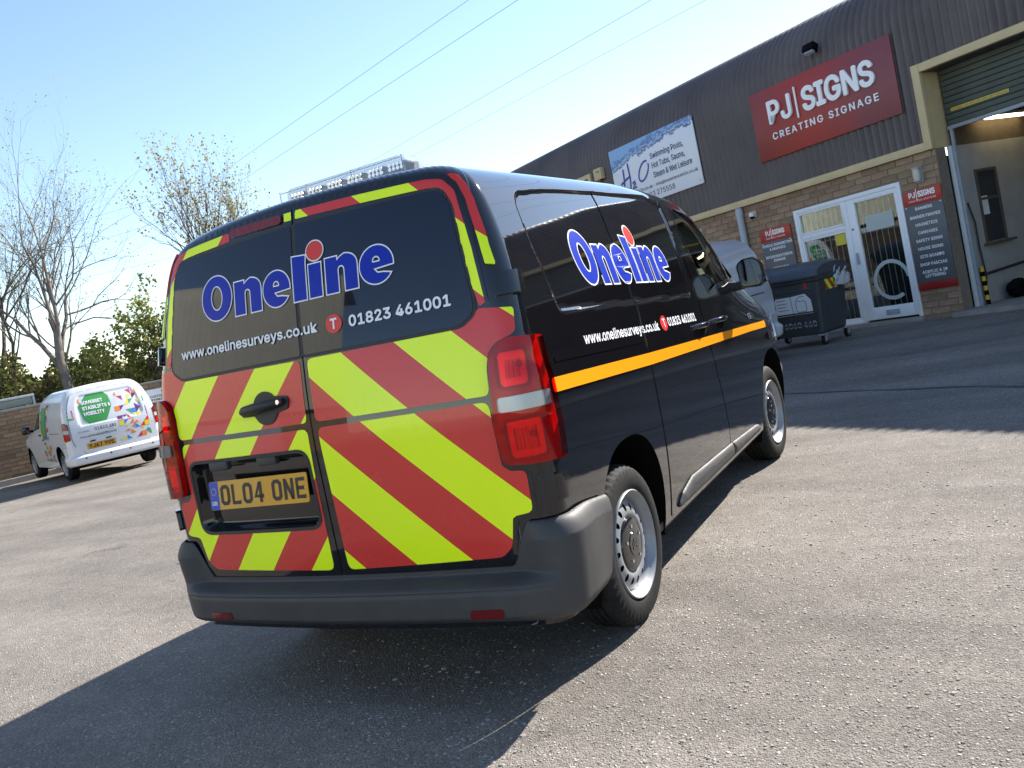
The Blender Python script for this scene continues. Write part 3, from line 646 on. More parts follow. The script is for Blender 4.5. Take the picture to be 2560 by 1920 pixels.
for lf in (False, True):
    k = dict(mirror=lf)
    sdr = patch('sliding_door', SV.side, (1.24, 2.46, .28, 1.90), .018, lambda a, b: np.maximum(sdpoly(a, b, SLIDE), archR(a, b)), 'black_paint_door', van, off=.0035, thick=.008, uv=False, **k)
    fdr = patch('front_door', SV.side, (2.20, 3.46, .28, 1.88), .016, lambda a, b: np.maximum(np.maximum(sdpoly(a, b, FDOOR), archF(a, b)), -np.minimum(sdpoly(a, b, DWIN), sdpoly(a, b, QWIN))), 'black_paint_door', van, off=.0035, thick=.008, uv=False, **k)
    patch('door_window', SV.side, (2.28, 3.12, 1.22, 1.83), .02, lambda a, b: sdpoly(a, b, DWIN)-.012, 'tint_glass', fdr, off=-.006, uv=False, **k)
    patch('quarter_window', SV.side, (3.06, 3.40, 1.26, 1.52), .02, lambda a, b: sdpoly(a, b, QWIN)-.012, 'tint_glass', fdr, off=-.006, uv=False, **k)
    patch('window_seal', SV.side, (2.28, 3.12, 1.22, 1.84), .009, lambda a, b: np.maximum(np.abs(sdpoly(a, b, DWIN)+.003)-.007, a-3.09), 'gloss_black', fdr, off=.006, uv=False, **k)
    st = patch('orange_stripe', SV.side, (.19, 3.76, .92, 1.14), .0175, lambda a, b: sdpoly(a, b, STR), 'orange_vinyl', van, off=.0062, uv=False, **k)
    for poly, nm in ((rpoly([(1.36, .315), (1.44, .378), (1.60, .416), (2.430, .398), (2.455, .312)], [.02, .05, .03, .004, .004]), 'sill_trim'), (rpoly([(2.437, .398), (3.07, .372), (3.15, .358), (3.205, .312), (2.462, .312)], [.004, .04, .04, .02, .004]), 'sill_trim')):
        patch(nm, SV.side, (1.33, 3.23, .29, .43), .008, poly, 'grey_plastic', van, off=(lambda pp: lambda a, b: .006+.022*np.sqrt(np.clip(-sdpoly(a, b, pp)/.03, 0, 1)))(poly), thick=.012, uv=False, **k)
    patch('door_rail', SV.side, (.28, 1.28, 1.10, 1.22), .006, [(.305, 1.187), (1.25, 1.143), (1.25, 1.128), (.305, 1.170)], 'black_paint', van, off=.003, uv=False, **k)
    patch('sill', SV.side, (1.14, 3.33, .26, .31), .01, lambda a, b: np.maximum(np.abs(b-.285)-.02, np.maximum(1.15-a, a-3.32)), 'black_plastic', van, off=-.012, thick=.1, uv=False, **k)
    sg = -1 if lf else 1
    for (y0, y1, zz) in ((2.05, 2.275, 1.107), (2.42, 2.665, 1.103)):
        q = lambda y, z, o: on_surface(SV.side, np.array([[y, z]]), o)[0][0]*np.array([sg, 1, 1])
        MB().tube([q(y0, zz+.004, -.004), q(y0+.02, zz+.004, .022), q((y0+y1)/2, zz+.002, .034), q(y1-.02, zz, .024), q(y1, zz, -.004)], [.010, .014, .016, .014, .010], 12).build('side_door_handle', 'black_paint', fdr if y0 > 2.3 else sdr, smooth=50)
        patch('handle_recess', SV.side, (y0-.02, y1+.02, zz-.07, zz+.04), .008, ellipse((y0+y1)/2+.03, zz-.018, .075, .034, 24), 'gap', fdr if y0 > 2.3 else sdr, off=.0042, uv=False, **k)
def side_map(off):
    def f(a, b, h):
        X, n = on_surface(SV.side, np.stack([a, b], 1), 0.); return X+n*(off-.0035+.0035*(a > 1.268)+h)[:, None]
    return f
def to_side(L): return [[(.79+(x+.527)*1.166, 1.430-.05*((x+.527)/.984)+(z-1.571)*1.315) for x, z in lp] for lp in L]
GS, BS = to_side(GLY), to_side(BALL)
decal('side_lettering_outline', merge(fill2d(GS, .0075), fill2d(BS, .0075)), side_map(.0050), 'white_vinyl', van)
decal('side_lettering', fill2d(GS), side_map(.0058), 'blue_vinyl', van); decal('side_lettering_ball', fill2d(BS), side_map(.0064), 'ball_red', van)
def slope_map(off, y0, z0, sl): m = side_map(off); return lambda a, b, h: m(a+y0, z0+b+sl*a, h)
decal('side_web_address', text2d('www.onelinesurveys.co.uk', .045, .885, bold=.04), slope_map(.0052, .606, 1.198, -.046), 'white_vinyl', van)
decal('side_phone_disc', fill2d([ellipse(0, 0, .047, .038)]), slope_map(.005, 1.578, 1.183, 0), 'ball_red', van)
decal('side_phone_letter', shift(text2d('T', .044, .040, bold=.045), -.02, -.022), slope_map(.0058, 1.578, 1.183, 0), 'white_vinyl', van)
decal('side_phone_number', text2d('01823 461001', .044, .470, bold=.05), slope_map(.0052, 1.637, 1.160, -.04), 'white_vinyl', van)
decal('side_badge', fill2d([ellipse(0, 0, .045, .022)]), slope_map(.006, 3.39, 1.05, 0), 'chrome', van, depth=.006)
# mirrors
for sg in (1, -1):
    mh = MB(); prof = rpoly([(.992, 1.247), (.976, 1.395), (1.02, 1.425), (1.085, 1.428), (1.128, 1.395), (1.137, 1.285), (1.108, 1.243)], [.02, .05, .03, .04, .05, .05, .02], 4)
    c = np.mean(prof, 0); rings = [(3.00, .965), (3.0, 1.0), (3.03, 1.03), (3.08, 1.0), (3.12, .85), (3.145, .55), (3.15, .1)]; N = len(prof)
    for y, s_ in rings: mh.v += [(sg*(c[0]+(a-c[0])*s_), y, c[1]+(b-c[1])*s_) for a, b in prof]
    for i in range(len(rings)-1): mh.f += [(i*N+k, i*N+(k+1) % N, (i+1)*N+(k+1) % N, (i+1)*N+k) for k in range(N)]
    mr = mh.build('door_mirror', 'black_paint', van, smooth=45)
    gp = [(sg*(c[0]+(a-c[0])*.90), 2.998+.0*a, c[1]+(b-c[1])*.90) for a, b in prof]
    mk('mirror_glass', gp, [tuple(range(N))], M('mirror_glass', (.06, .075, .11), .04, metal=1.), mr)
    MB().tube([(sg*.885, 3.06, 1.275), (sg*.94, 3.05, 1.265), (sg*1.0, 3.05, 1.268)], [.032, .03, .028], 12).build('mirror_arm', 'black_plastic', mr, smooth=50)
    MB().tube([(sg*1.10, 3.05, 1.262), (sg*1.148, 3.03, 1.275)], [.012, .011], 10).build('mirror_foot', 'black_plastic', mr, smooth=50)
# windscreen, cab
def roof_xy(x, y): 
    z = np.interp(y, SV.hy, SV.hh)-.02*(np.abs(x)/.6)**2; return np.stack([x, y, z-.012], -1)
patch('windscreen', roof_xy, (-.66, .66, 2.8, 3.66), .06, lambda a, b: np.maximum(np.abs(a)-.62, np.maximum(2.85-b, b-3.61)), 'tint_glass', van, uv=False)
_bs = SV.P(np.full(40, 3.02), np.linspace(.36, SV.VMAX, 40)); _bp = [(q[0]-.02, q[2]-.02) for q in _bs if q[0] > .05]; MB().prism([(-a, b) for a, b in _bp]+_bp[::-1], 2.10, 2.13, lambda a, b, h: (a, h, b)).build('bulkhead', 'grey_plastic', van)
MB().bx(-.80, .80, 3.06, 3.6, .7, 1.17).build('dashboard', 'seat_fabric', van, bevel=.06)
MB().bx(-.86, .86, 2.1, 3.6, .36, .40).build('cab_floor', 'gap', van)
for xx in (.42, -.15, -.55):
    se = MB().bx(xx-.23, xx+.23, 2.28, 2.78, .62, .80).build('seat', 'seat_fabric', van, bevel=.05)
    MB().box((xx, 2.27, 1.10), (.44, .13, .62), Matrix.Rotation(R_(-10), 3, 'X')).build('seat_back', 'seat_fabric', se, bevel=.05)
    MB().box((xx, 2.22, 1.50), (.25, .10, .18), Matrix.Rotation(R_(-8), 3, 'X')).build('headrest', 'seat_fabric', se, bevel=.04)
sw = MB(); cc = np.array([.42, 2.93, 1.16]); ax = Matrix.Rotation(R_(-62), 3, 'X')
ring = [cc+np.array(ax @ Vector((.185*math.cos(t), .185*math.sin(t), 0))) for t in np.linspace(0, 2*math.pi, 33)]; sw.tube(ring, .015, 8, cap=False)
for t in (0, math.pi, -math.pi/2): sw.tube([cc, cc+np.array(ax @ Vector((.18*math.cos(t), .18*math.sin(t), 0)))], .014, 6)
sw.build('steering_wheel', 'seat_fabric', van, smooth=50)
# light bar on the roof
lb = MB().bx(-.335, .335, .535, .665, 1.985, 2.003).build('light_bar', 'white_plastic', van, bevel=.006)
def lens_prof(x):
    e = sstep((.345-abs(x))/.05); return .040+.05*e, .055+.042*e
mb = MB(); xs = np.concatenate([[-.345], np.linspace(-.338, -.28, 6), np.linspace(-.25, .25, 9), np.linspace(.28, .338, 6), [.345]]); n = 14
for x in xs:
    w_, h_ = lens_prof(x)
    for k in range(n+1):
        th = math.pi*k/n; c, s_ = math.cos(th), math.sin(th); mb.v.append((x, .60+w_*np.sign(c)*abs(c)**.35, 2.000+h_*abs(s_)**.55))
for i in range(len(xs)-1): mb.f += [(i*(n+1)+k, i*(n+1)+k+1, (i+1)*(n+1)+k+1, (i+1)*(n+1)+k) for k in range(n)]
mb.f += [tuple(range(n+1)), tuple((len(xs)-1)*(n+1)+k for k in range(n+1))[::-1]]
mb.build('lens_cover', 'lens_frost', lb, smooth=40)
MB().tube([(x, .60-.088, 2.078) for x in np.linspace(-.33, .33, 12)], .0025, 5).build('lens_seam', 'white_plastic', lb)
for i, x in enumerate((-.27, -.165, -.055, .055, .165, .27)):
    md = MB().bx(x-.042, x+.042, .545, .655, 2.030, 2.070).build('led_module', 'gap', lb, bevel=.004)
    g = MB()
    for a in range(4):
        for b in range(2): g.lathe([(0, -.004), (.0085, -.004), (.0085, .0)], (x-.03+a*.02, .541, 2.044+b*.017), 'y', 8)
    g.build('led_reflectors', 'chrome', md)
for x in (-.33, -.18, .07, .33): MB().bx(x-.006, x+.006, .508, .514, 2.003, 2.085).build('lens_rib', 'lens_clear', lb)
for x in (-.22, .22): MB().bx(x-.05, x+.05, .56, .64, 1.955, 1.99).build('foot', 'black_plastic', lb)
for (x, y) in ((.31, .52), (-.58, .36)):
    MB().lathe([(0, .028), (.03, .026), (.06, .016), (.085, -.012)], (x, y, 1.955 if x < -.5 else 1.968), 'z', 24).build('roof_cover', 'gloss_black', van, smooth=60)

# front end
for lf in (False, True):
    patch('headlight', SV.side, (4.05, 4.56, .74, 1.02), .02, rpoly([(4.12, .80), (4.52, .76), (4.52, .86), (4.30, .95), (4.14, .97)], .03), M('headlamp', (.35, .37, .40), .08, metal=.5, coat=1.), van, off=.008, thick=.01, mirror=lf, uv=False)
    patch('front_bumper', SV.side, (4.12, 4.60, .29, .62), .02, lambda a, b: np.maximum(sdpoly(a, b, [(4.10, .30), (4.58, .30), (4.58, .60), (4.16, .56)]), archF(a, b)), 'grey_plastic', van, off=.012, thick=.02, mirror=lf, uv=False)
_fe = SV.P(np.full(3, us_b[-1]), np.array([.4, .6, .8])); fy = float(_fe[0, 1])+.055
MB().bx(-.62, .62, fy-.02, fy+.05, .30, .56).build('front_bumper', 'grey_plastic', van, bevel=.03)
gr = MB().bx(-.40, .40, fy-.02, fy+.012, .60, .72).build('grille', 'gap', van, bevel=.01)
for z in (.63, .66, .69): MB().bx(-.38, .38, fy+.013, fy+.02, z-.006, z+.006).build('grille_bar', 'chrome', gr)
# ------------------------------------------------------------------ ground
BO = np.array([1.4544, 12.3029, .15417]); BX = np.array([.85686, -.51515, .02031]); BY = np.array([.51506, .85710, .00987]); BZ = np.array([-.02249, .00200, .99975])
MBLD = Matrix(((BX[0], BY[0], BZ[0], BO[0]), (BX[1], BY[1], BZ[1], BO[1]), (BX[2], BY[2], BZ[2], BO[2]), (0, 0, 0, 1)))
def wl(X, Y, Z): return BO+BX*X+BY*Y+BZ*Z
def gz(x, y):
    x = np.asarray(x, float); y = np.asarray(y, float)
    left = .0215*np.minimum(0, x+3.2); left = np.maximum(left, -.45)
    e = (x-BO[0])*BY[0]+(y-BO[1])*BY[1]                     # distance behind the facade line
    X = (x-BO[0])*BX[0]+(y-BO[1])*BX[1]
    ramp = np.clip((e+5.3)/5.3, 0, 1)*np.clip(.06+.02031*X, -.15, .12)
    return left*(1-np.clip((e+8)/8, 0, 1))+ramp
xs = np.unique(np.concatenate([np.linspace(-160, -24, 18), np.arange(-24, 12, .5), np.linspace(12, 160, 18)])); ys = np.unique(np.concatenate([np.linspace(-160, -16, 18), np.arange(-16, 22, .5), np.linspace(22, 160, 18)]))
GXX, GYY = np.meshgrid(xs, ys, indexing='ij'); GZZ = gz(GXX, GYY); ny = len(ys)
am = M('asphalt', (.2, .19, .18), .92); nt = am.node_tree; bs = nt.nodes['Principled BSDF']; tc = nt.nodes.new('ShaderNodeTexCoord')
def node(t, **k):
    n = nt.nodes.new(t)
    for a, b in k.items(): n.inputs[a].default_value = b
    return n
def lk(a, b): nt.links.new(a, b)
wrp = node('ShaderNodeTexNoise', Scale=45, Detail=2); lk(tc.outputs['Object'], wrp.inputs['Vector'])
mxv = nt.nodes.new('ShaderNodeMix'); mxv.data_type = 'VECTOR'; mxv.inputs[0].default_value = .012; lk(tc.outputs['Object'], mxv.inputs[4]); lk(wrp.outputs['Color'], mxv.inputs[5])
v1 = node('ShaderNodeTexVoronoi', Scale=72); v1.feature = 'F1'; lk(mxv.outputs[1], v1.inputs['Vector'])
v2 = node('ShaderNodeTexVoronoi', Scale=150); lk(mxv.outputs[1], v2.inputs['Vector'])
big = node('ShaderNodeTexNoise', Scale=.55, Detail=8, Roughness=.62); lk(tc.outputs['Object'], big.inputs['Vector'])
mid = node('ShaderNodeTexNoise', Scale=7, Detail=6, Roughness=.6); lk(tc.outputs['Object'], mid.inputs['Vector'])
sep = nt.nodes.new('ShaderNodeSeparateColor'); lk(v1.outputs['Color'], sep.inputs[0])
def math_(op, a, b=None, c=None):
    n = nt.nodes.new('ShaderNodeMath'); n.operation = op
    for i, q in enumerate((a, b, c)):
        if q is None: continue
        if isinstance(q, (int, float)): n.inputs[i].default_value = q
        else: lk(q, n.inputs[i])
    return n.outputs[0]
# stones: about a third of the cells show a pale stone, its size varies
size = math_('MULTIPLY', math_('SUBTRACT', sep.outputs[0], .40), .85)
stone = math_('GREATER_THAN', size, v1.outputs['Distance'])
binder = nt.nodes.new('ShaderNodeValToRGB'); e = binder.color_ramp.elements; e[0].position = .30; e[1].position = .72; e[0].color = (.130, .115, .101, 1); e[1].color = (.252, .224, .198, 1)
lk(math_('ADD', math_('MULTIPLY', big.outputs['Fac'], .6), math_('MULTIPLY', mid.outputs['Fac'], .4)), binder.inputs[0])
fine = nt.nodes.new('ShaderNodeSeparateColor'); lk(v2.outputs['Color'], fine.inputs[0])
sp = nt.nodes.new('ShaderNodeMix'); sp.data_type = 'RGBA'; sp.blend_type = 'MULTIPLY'; sp.inputs[0].default_value = .85; lk(binder.outputs[0], sp.inputs[6])
grey = nt.nodes.new('ShaderNodeCombineColor'); g_ = math_('ADD', math_('MULTIPLY', fine.outputs[0], .75), .55)
for i in range(3): lk(g_, grey.inputs[i])
lk(grey.outputs[0], sp.inputs[7])
stc = nt.nodes.new('ShaderNodeValToRGB'); e = stc.color_ramp.elements; e[0].color = (.13, .12, .11, 1); e[1].color = (.47, .435, .39, 1); lk(sep.outputs[1], stc.inputs[0])
mx = nt.nodes.new('ShaderNodeMix'); mx.data_type = 'RGBA'; lk(stone, mx.inputs[0]); lk(sp.outputs[2], mx.inputs[6]); lk(stc.outputs[0], mx.inputs[7]); 
wear = node('ShaderNodeTexNoise', Scale=1.0, Detail=5, Roughness=.55); mpw = nt.nodes.new('ShaderNodeMapping'); mpw.inputs['Rotation'].default_value = (0, 0, .5); mpw.inputs['Scale'].default_value = (.18, 1.5, 1); lk(tc.outputs['Object'], mpw.inputs[0]); lk(mpw.outputs[0], wear.inputs['Vector'])
stn = node('ShaderNodeTexNoise', Scale=1.7, Detail=3); lk(tc.outputs['Object'], stn.inputs['Vector'])
wr = nt.nodes.new('ShaderNodeMapRange'); wr.inputs[1].default_value = .35; wr.inputs[2].default_value = .68; wr.inputs[3].default_value = .78; wr.inputs[4].default_value = 1.18; lk(wear.outputs['Fac'], wr.inputs[0])
sr = nt.nodes.new('ShaderNodeMapRange'); sr.inputs[1].default_value = .66; sr.inputs[2].default_value = .76; sr.inputs[3].default_value = 1.; sr.inputs[4].default_value = .62; lk(stn.outputs['Fac'], sr.inputs[0])
tone = nt.nodes.new('ShaderNodeHueSaturation'); lk(mx.outputs[2], tone.inputs['Color']); lk(math_('MULTIPLY', wr.outputs[0], sr.outputs[0]), tone.inputs['Value']); lk(tone.outputs[0], bs.inputs['Base Color'])
hgt = math_('MAXIMUM', math_('SUBTRACT', size, v1.outputs['Distance']), 0)
ht = math_('ADD', math_('MULTIPLY', hgt, 1.5), math_('ADD', math_('MULTIPLY', v2.outputs['Distance'], -.25), math_('MULTIPLY', mid.outputs['Fac'], .3)))
bp = node('ShaderNodeBump', Strength=1.0, Distance=.016); lk(ht, bp.inputs['Height']); lk(bp.outputs[0], bs.inputs['Normal'])
ground = mk('ground', np.stack([GXX, GYY, GZZ], -1).reshape(-1, 3), [(i*ny+j, (i+1)*ny+j, (i+1)*ny+j+1, i*ny+j+1) for i in range(len(xs)-1) for j in range(ny-1)], am, smooth=60); ground['kind'] = 'structure'
# loose stones standing proud of the worn surface, nearest the camera
st = MB()
for k in range(6000):
    d = .7+abs(random.gauss(0, 1))*2.6; a = random.uniform(-.55, .75)-.45; x, y = CPOS[0]+d*math.sin(a), CPOS[1]+d*math.cos(a); s_ = random.uniform(.003, .009)*(1 if random.random() < .93 else 1.6)
    z = float(gz(x, y)); a = random.uniform(0, 6.3); n = 6; c = [(x+s_*random.uniform(.7, 1.25)*math.cos(a+2*math.pi*i/n), y+s_*random.uniform(.7, 1.25)*math.sin(a+2*math.pi*i/n)) for i in range(n)]
    h = s_*random.uniform(.22, .5); cx, cy = sum(q[0] for q in c)/n, sum(q[1] for q in c)/n
    st.add([(q[0], q[1], z-.002) for q in c]+[(cx+(q[0]-cx)*.62, cy+(q[1]-cy)*.62, z+h*random.uniform(.8, 1.1)) for q in c], [(i, (i+1) % n, n+(i+1) % n, n+i) for i in range(n)]+[tuple(range(n, 2*n))])
sto = st.build('loose_stones', M('stone_chips', (.27, .245, .22), .92, var=.5, vscale=55), None, smooth=30); sto['kind'] = 'stuff'; sto['label'] = 'pale stone chips standing proud of the worn tarmac'; sto['category'] = 'stones'
# tarmac joint where the apron starts, parking line
def strip(pts, w, h, name, mat, parent):
    v = []; f = []
    for i, p in enumerate(pts):
        a = np.array(pts[max(i-1, 0)]); b = np.array(pts[min(i+1, len(pts)-1)]); t = (b-a)/np.linalg.norm(b-a); n = np.array([-t[1], t[0]])
        for s_ in (-1, 1): q = np.array(p)+n*s_*w/2; v.append((q[0], q[1], float(gz(*q))+h))
        if i: f.append((2*i-2, 2*i-1, 2*i+1, 2*i))
    o = mk(name, v, f, mat, parent); o['kind'] = 'structure'; return o
jp = [(wl(X, -5.28+.03*math.sin(X*2.1)+.018*math.sin(X*5.3), 0)[0], wl(X, -5.28+.03*math.sin(X*2.1)+.018*math.sin(X*5.3), 0)[1]) for X in np.arange(-4, 14, .15)]
strip(jp, .035, .004, 'tarmac_joint', M('joint_tar', (.06, .058, .056), .8, var=.3, vscale=9), ground)
strip([(p[0]+BY[0]*.07, p[1]+BY[1]*.07) for p in jp], .07, .005, 'tarmac_patch_edge', M('joint_grey', (.15, .145, .14), .9, var=.4, vscale=12), ground)
strip([(-15.2+t*4.6, 6.55-t*1.75) for t in np.linspace(0, 1, 12)], .09, .006, 'parking_line', M('worn_paint', (.42, .41, .39), .9, var=.5, vscale=7), ground)

# ------------------------------------------------------------------ industrial unit
unit = thing('industrial_unit', 'industrial unit of tan brick below dark ribbed metal cladding', 'building', MBLD)
M('brick', (.30, .205, .135), .9, var=.28, vscale=5, bump=.35, bscale=120); M('mortar', (.20, .165, .13), .95, var=.2, vscale=20)
M('trim_ochre', (.56, .44, .25), .6, var=.10, vscale=4); M('cladding', (.110, .090, .090), .55, var=.22, vscale=.9)
M('upvc', (.74, .76, .80), .35, var=.03, vscale=4); M('grey_steel', (.30, .33, .38), .5, var=.15, vscale=6); M('shutter_green', (.075, .09, .078), .6, var=.15, vscale=4)
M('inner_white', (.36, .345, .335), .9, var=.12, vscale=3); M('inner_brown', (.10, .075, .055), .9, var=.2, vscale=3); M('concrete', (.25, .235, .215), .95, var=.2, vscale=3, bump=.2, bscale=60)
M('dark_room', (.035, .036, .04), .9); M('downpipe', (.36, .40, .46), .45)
GND = -.20
wal = MB()
for (x0, x1, z0, z1) in ((-26, -2.05, GND, 2.37), (-2.05, .013, 2.045, 2.37), (.013, .665, GND, 2.37), (-2.05, .013, GND, -.03)): wal.bx(x0, x1, .012, .24, z0, z1)
wal.bx(5.55, 18, .012, .24, GND, 2.37)
wall = wal.build('wall', 'mortar', unit)
# bricks
BL, BH = .30, .10
cells = []
for r in range(25):
    z = -.13+r*BH
    for c in range(-88, 62):
        x = c*BL+(BL/2 if r % 2 else 0); x0, x1 = x+.006, x+BL-.006; z0, z1 = z+.006, z+BH-.006
        if x1 > .66 and x0 < .66: x1 = .66
        if x0 > .66 and x0 < 5.56: continue
        if x0 < -26: continue
        if z0 < 2.045 and z1 > -.03:
            if x0 < -2.05 < x1: x1 = -2.056
            if x0 < .013 < x1: x0 = .019
            if x0 >= -2.055 and x1 <= .014: continue
        z1 = min(z1, 2.366)
        if x1-x0 < .03 or z1-z0 < .02: continue
        P = wl((x0+x1)/2, 0, (z0+z1)/2); d = np.linalg.norm(P-CPOS); cells.append(((0 if -4.6 < x0 < .7 else 1, d), x0, x1, z0, z1))
cells.sort(); bmesh_cache = {}; rest = MB()
def brick_mesh(w, h, mat='brick', nm='brick'):
    k = (round(w, 2), round(h, 2), mat)
    if k not in bmesh_cache:
        b = .005; m = MB(); W_, H_ = w/2, h/2
        m.add([(-W_, 0.02, -H_), (W_, .02, -H_), (W_, .02, H_), (-W_, .02, H_), (-W_, .004, -H_), (W_, .004, -H_), (W_, .004, H_), (-W_, .004, H_), (-W_+b, 0, -H_+b), (W_-b, 0, -H_+b), (W_-b, 0, H_-b), (-W_+b, 0, H_-b)],
              [(0, 1, 5, 4), (1, 2, 6, 5), (2, 3, 7, 6), (3, 0, 4, 7), (4, 5, 9, 8), (5, 6, 10, 9), (6, 7, 11, 10), (7, 4, 8, 11), (8, 9, 10, 11)])
        me = bpy.data.meshes.new(nm); me.from_pydata(m.v, [], m.f); me.materials.append(MATS[mat]); bmesh_cache[k] = me
    return bmesh_cache[k]
# every brick reads its own tint from its object / island
for bm_, base_ in (('brick', (.30, .205, .135)), ('brick_rest', (.30, .205, .135)), ('brick_old', (.25, .17, .105))):
    m = M(bm_, base_, .9, var=.22, vscale=5, bump=.35, bscale=120); nt = m.node_tree; b = nt.nodes['Principled BSDF']
    src = b.inputs['Base Color'].links[0].from_socket
    if bm_ == 'brick_rest': g = nt.nodes.new('ShaderNodeNewGeometry'); rnd = g.outputs['Random Per Island']
    else: g = nt.nodes.new('ShaderNodeObjectInfo'); rnd = g.outputs['Random']
    hs = nt.nodes.new('ShaderNodeHueSaturation'); mr = nt.nodes.new('ShaderNodeMapRange'); mr.inputs[3].default_value = .72; mr.inputs[4].default_value = 1.22
    lk(rnd, mr.inputs[0]); lk(mr.outputs[0], hs.inputs['Value']); mr2 = nt.nodes.new('ShaderNodeMapRange'); mr2.inputs[3].default_value = .485; mr2.inputs[4].default_value = .515
    wn_ = nt.nodes.new('ShaderNodeMath'); wn_.operation = 'FRACT'; w2 = nt.nodes.new('ShaderNodeMath'); w2.operation = 'MULTIPLY'; w2.inputs[1].default_value = 37.3; lk(rnd, w2.inputs[0]); lk(w2.outputs[0], wn_.inputs[0]); lk(wn_.outputs[0], mr2.inputs[0])
    lk(mr2.outputs[0], hs.inputs['Hue']); lk(src, hs.inputs['Color']); lk(hs.outputs[0], b.inputs['Base Color'])
for i, (d, x0, x1, z0, z1) in enumerate(cells):
    if i < 300:
        o = bpy.data.objects.new('brick', brick_mesh(x1-x0, z1-z0)); link(o, unit); o.location = ((x0+x1)/2, random.uniform(-.003, .002), (z0+z1)/2); o.rotation_euler = (0, random.gauss(0, .004), random.gauss(0, .006))
    else: rest.bx(x0, x1, random.uniform(-.003, .002), .02, z0, z1)
rb = rest.build('brickwork', 'brick_rest', unit); rb['kind'] = 'stuff'
# cladding sheet: ribbed, rolling over a curved eave into the roof
PIT = .125; prof = [(2.43, 0), (4.21, 0)]
for a in np.linspace(8, 78, 10): prof.append((4.21+.95*math.sin(R_(a)), .95*(1-math.cos(R_(a)))))
prof += [(5.55, 3.2), (5.9, 6.0)]
pz = [p[0] for p in prof]; py = [p[1] for p in prof]
def clad(x0, x1, zmin, name):
    n = int((x1-x0)/PIT)*6; X = np.linspace(x0, x1, n+1); A = .024*np.cos(2*np.pi*X/PIT); mb = MB(); pr = [(max(zmin, z), y) for z, y in prof]; K = len(pr)
    tn = []
    for k in range(K):
        a = pr[max(k-1, 0)]; b = pr[min(k+1, K-1)]; t = np.array([b[1]-a[1], b[0]-a[0]]); t = t/np.linalg.norm(t); tn.append((-t[1], t[0]))
    for k, (z, y) in enumerate(pr):
        for x, a in zip(X, A): mb.v.append((x, y-.028+tn[k][0]*a, z+tn[k][1]*a))
    N = n+1
    for k in range(K-1): mb.f += [(k*N+i, k*N+i+1, (k+1)*N+i+1, (k+1)*N+i) for i in range(n)]
    return mb.build(name, 'cladding', unit, smooth=50)
clad(-26, .60, 2.43, 'cladding_sheet'); clad(.60, 5.55, 3.53, 'cladding_sheet'); clad(5.55, 18, 2.43, 'cladding_sheet')
def trim(x0, x1, z0, z1): MB().bx(x0, x1, -.075, .03, z0, z1).build('trim_band', 'trim_ochre', unit, bevel=.004)
trim(-26, .548, 2.37, 2.487); trim(.55, .668, 2.37, 3.592); trim(.67, 5.548, 3.474, 3.590); trim(5.55, 5.668, 2.37, 3.592); trim(5.67, 18, 2.37, 2.487)
MB().bx(.62, .66, -.02, .40, 2.37, 3.47).build('jamb_panel', 'trim_ochre', unit)
MB().bx(.64, 5.56, .03, .40, 3.475, 3.52).build('opening_head', 'shutter_green', unit)
# roller shutter half up
for k in range(10): MB().bx(.69, 5.5, .355-(.002 if k % 2 else 0), .385, 2.655+k*.082, 2.731+k*.082).build('shutter_slat', 'shutter_green', unit, bevel=.01)
MB().bx(.69, 5.5, .34, .40, 2.60, 2.652).build('shutter_bottom_rail', 'grey_steel', unit, bevel=.006)
MB().bx(.672, .735, .27, .31, GND, 2.368).build('steel_post', M('pale_steel', (.52, .56, .60), .5, var=.06), unit, bevel=.005); MB().bx(.738, .775, .31, .35, GND, 2.60).build('shutter_guide', 'grey_steel', unit)
# room behind the shutter
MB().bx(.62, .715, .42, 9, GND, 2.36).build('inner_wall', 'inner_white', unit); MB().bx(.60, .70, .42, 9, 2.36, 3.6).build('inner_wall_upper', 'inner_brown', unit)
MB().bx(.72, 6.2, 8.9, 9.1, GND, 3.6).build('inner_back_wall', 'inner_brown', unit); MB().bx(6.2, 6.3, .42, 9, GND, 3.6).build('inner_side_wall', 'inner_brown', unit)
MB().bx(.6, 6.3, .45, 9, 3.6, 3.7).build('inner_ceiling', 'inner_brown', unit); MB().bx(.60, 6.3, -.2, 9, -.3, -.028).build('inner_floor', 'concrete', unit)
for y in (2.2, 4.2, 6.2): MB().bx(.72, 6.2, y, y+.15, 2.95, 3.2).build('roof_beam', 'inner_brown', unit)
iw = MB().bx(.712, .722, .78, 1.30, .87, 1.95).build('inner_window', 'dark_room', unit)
for (a, b, c, d) in ((.76, .80, .86, 1.97), (1.28, 1.32, .86, 1.97), (.801, 1.279, 1.93, 1.97), (.801, 1.279, 1.50, 1.54)): MB().bx(.716, .74, a, b, c, d).build('frame', 'inner_brown', iw)
MB().bx(.716, .82, .70, 1.42, .82, .86).build('sill', 'inner_brown', iw)
MB().bx(.724, .728, .82, .98, 1.28, 1.56).build('paper_notice', 'white_plastic', iw)
MB().tube([(.75, .42, 1.5), (.76, .50, 1.2), (.75, .52, .8), (.76, .55, .42), (.75, .5, .1)], .012, 6).build('wall_cable', 'dark_room', unit, smooth=60)
MB().tube([(.76, .42, .41), (.76, 1.6, .45), (.76, 3.4, .47)], .022, 6).build('wall_conduit', 'dark_room', unit, smooth=60)
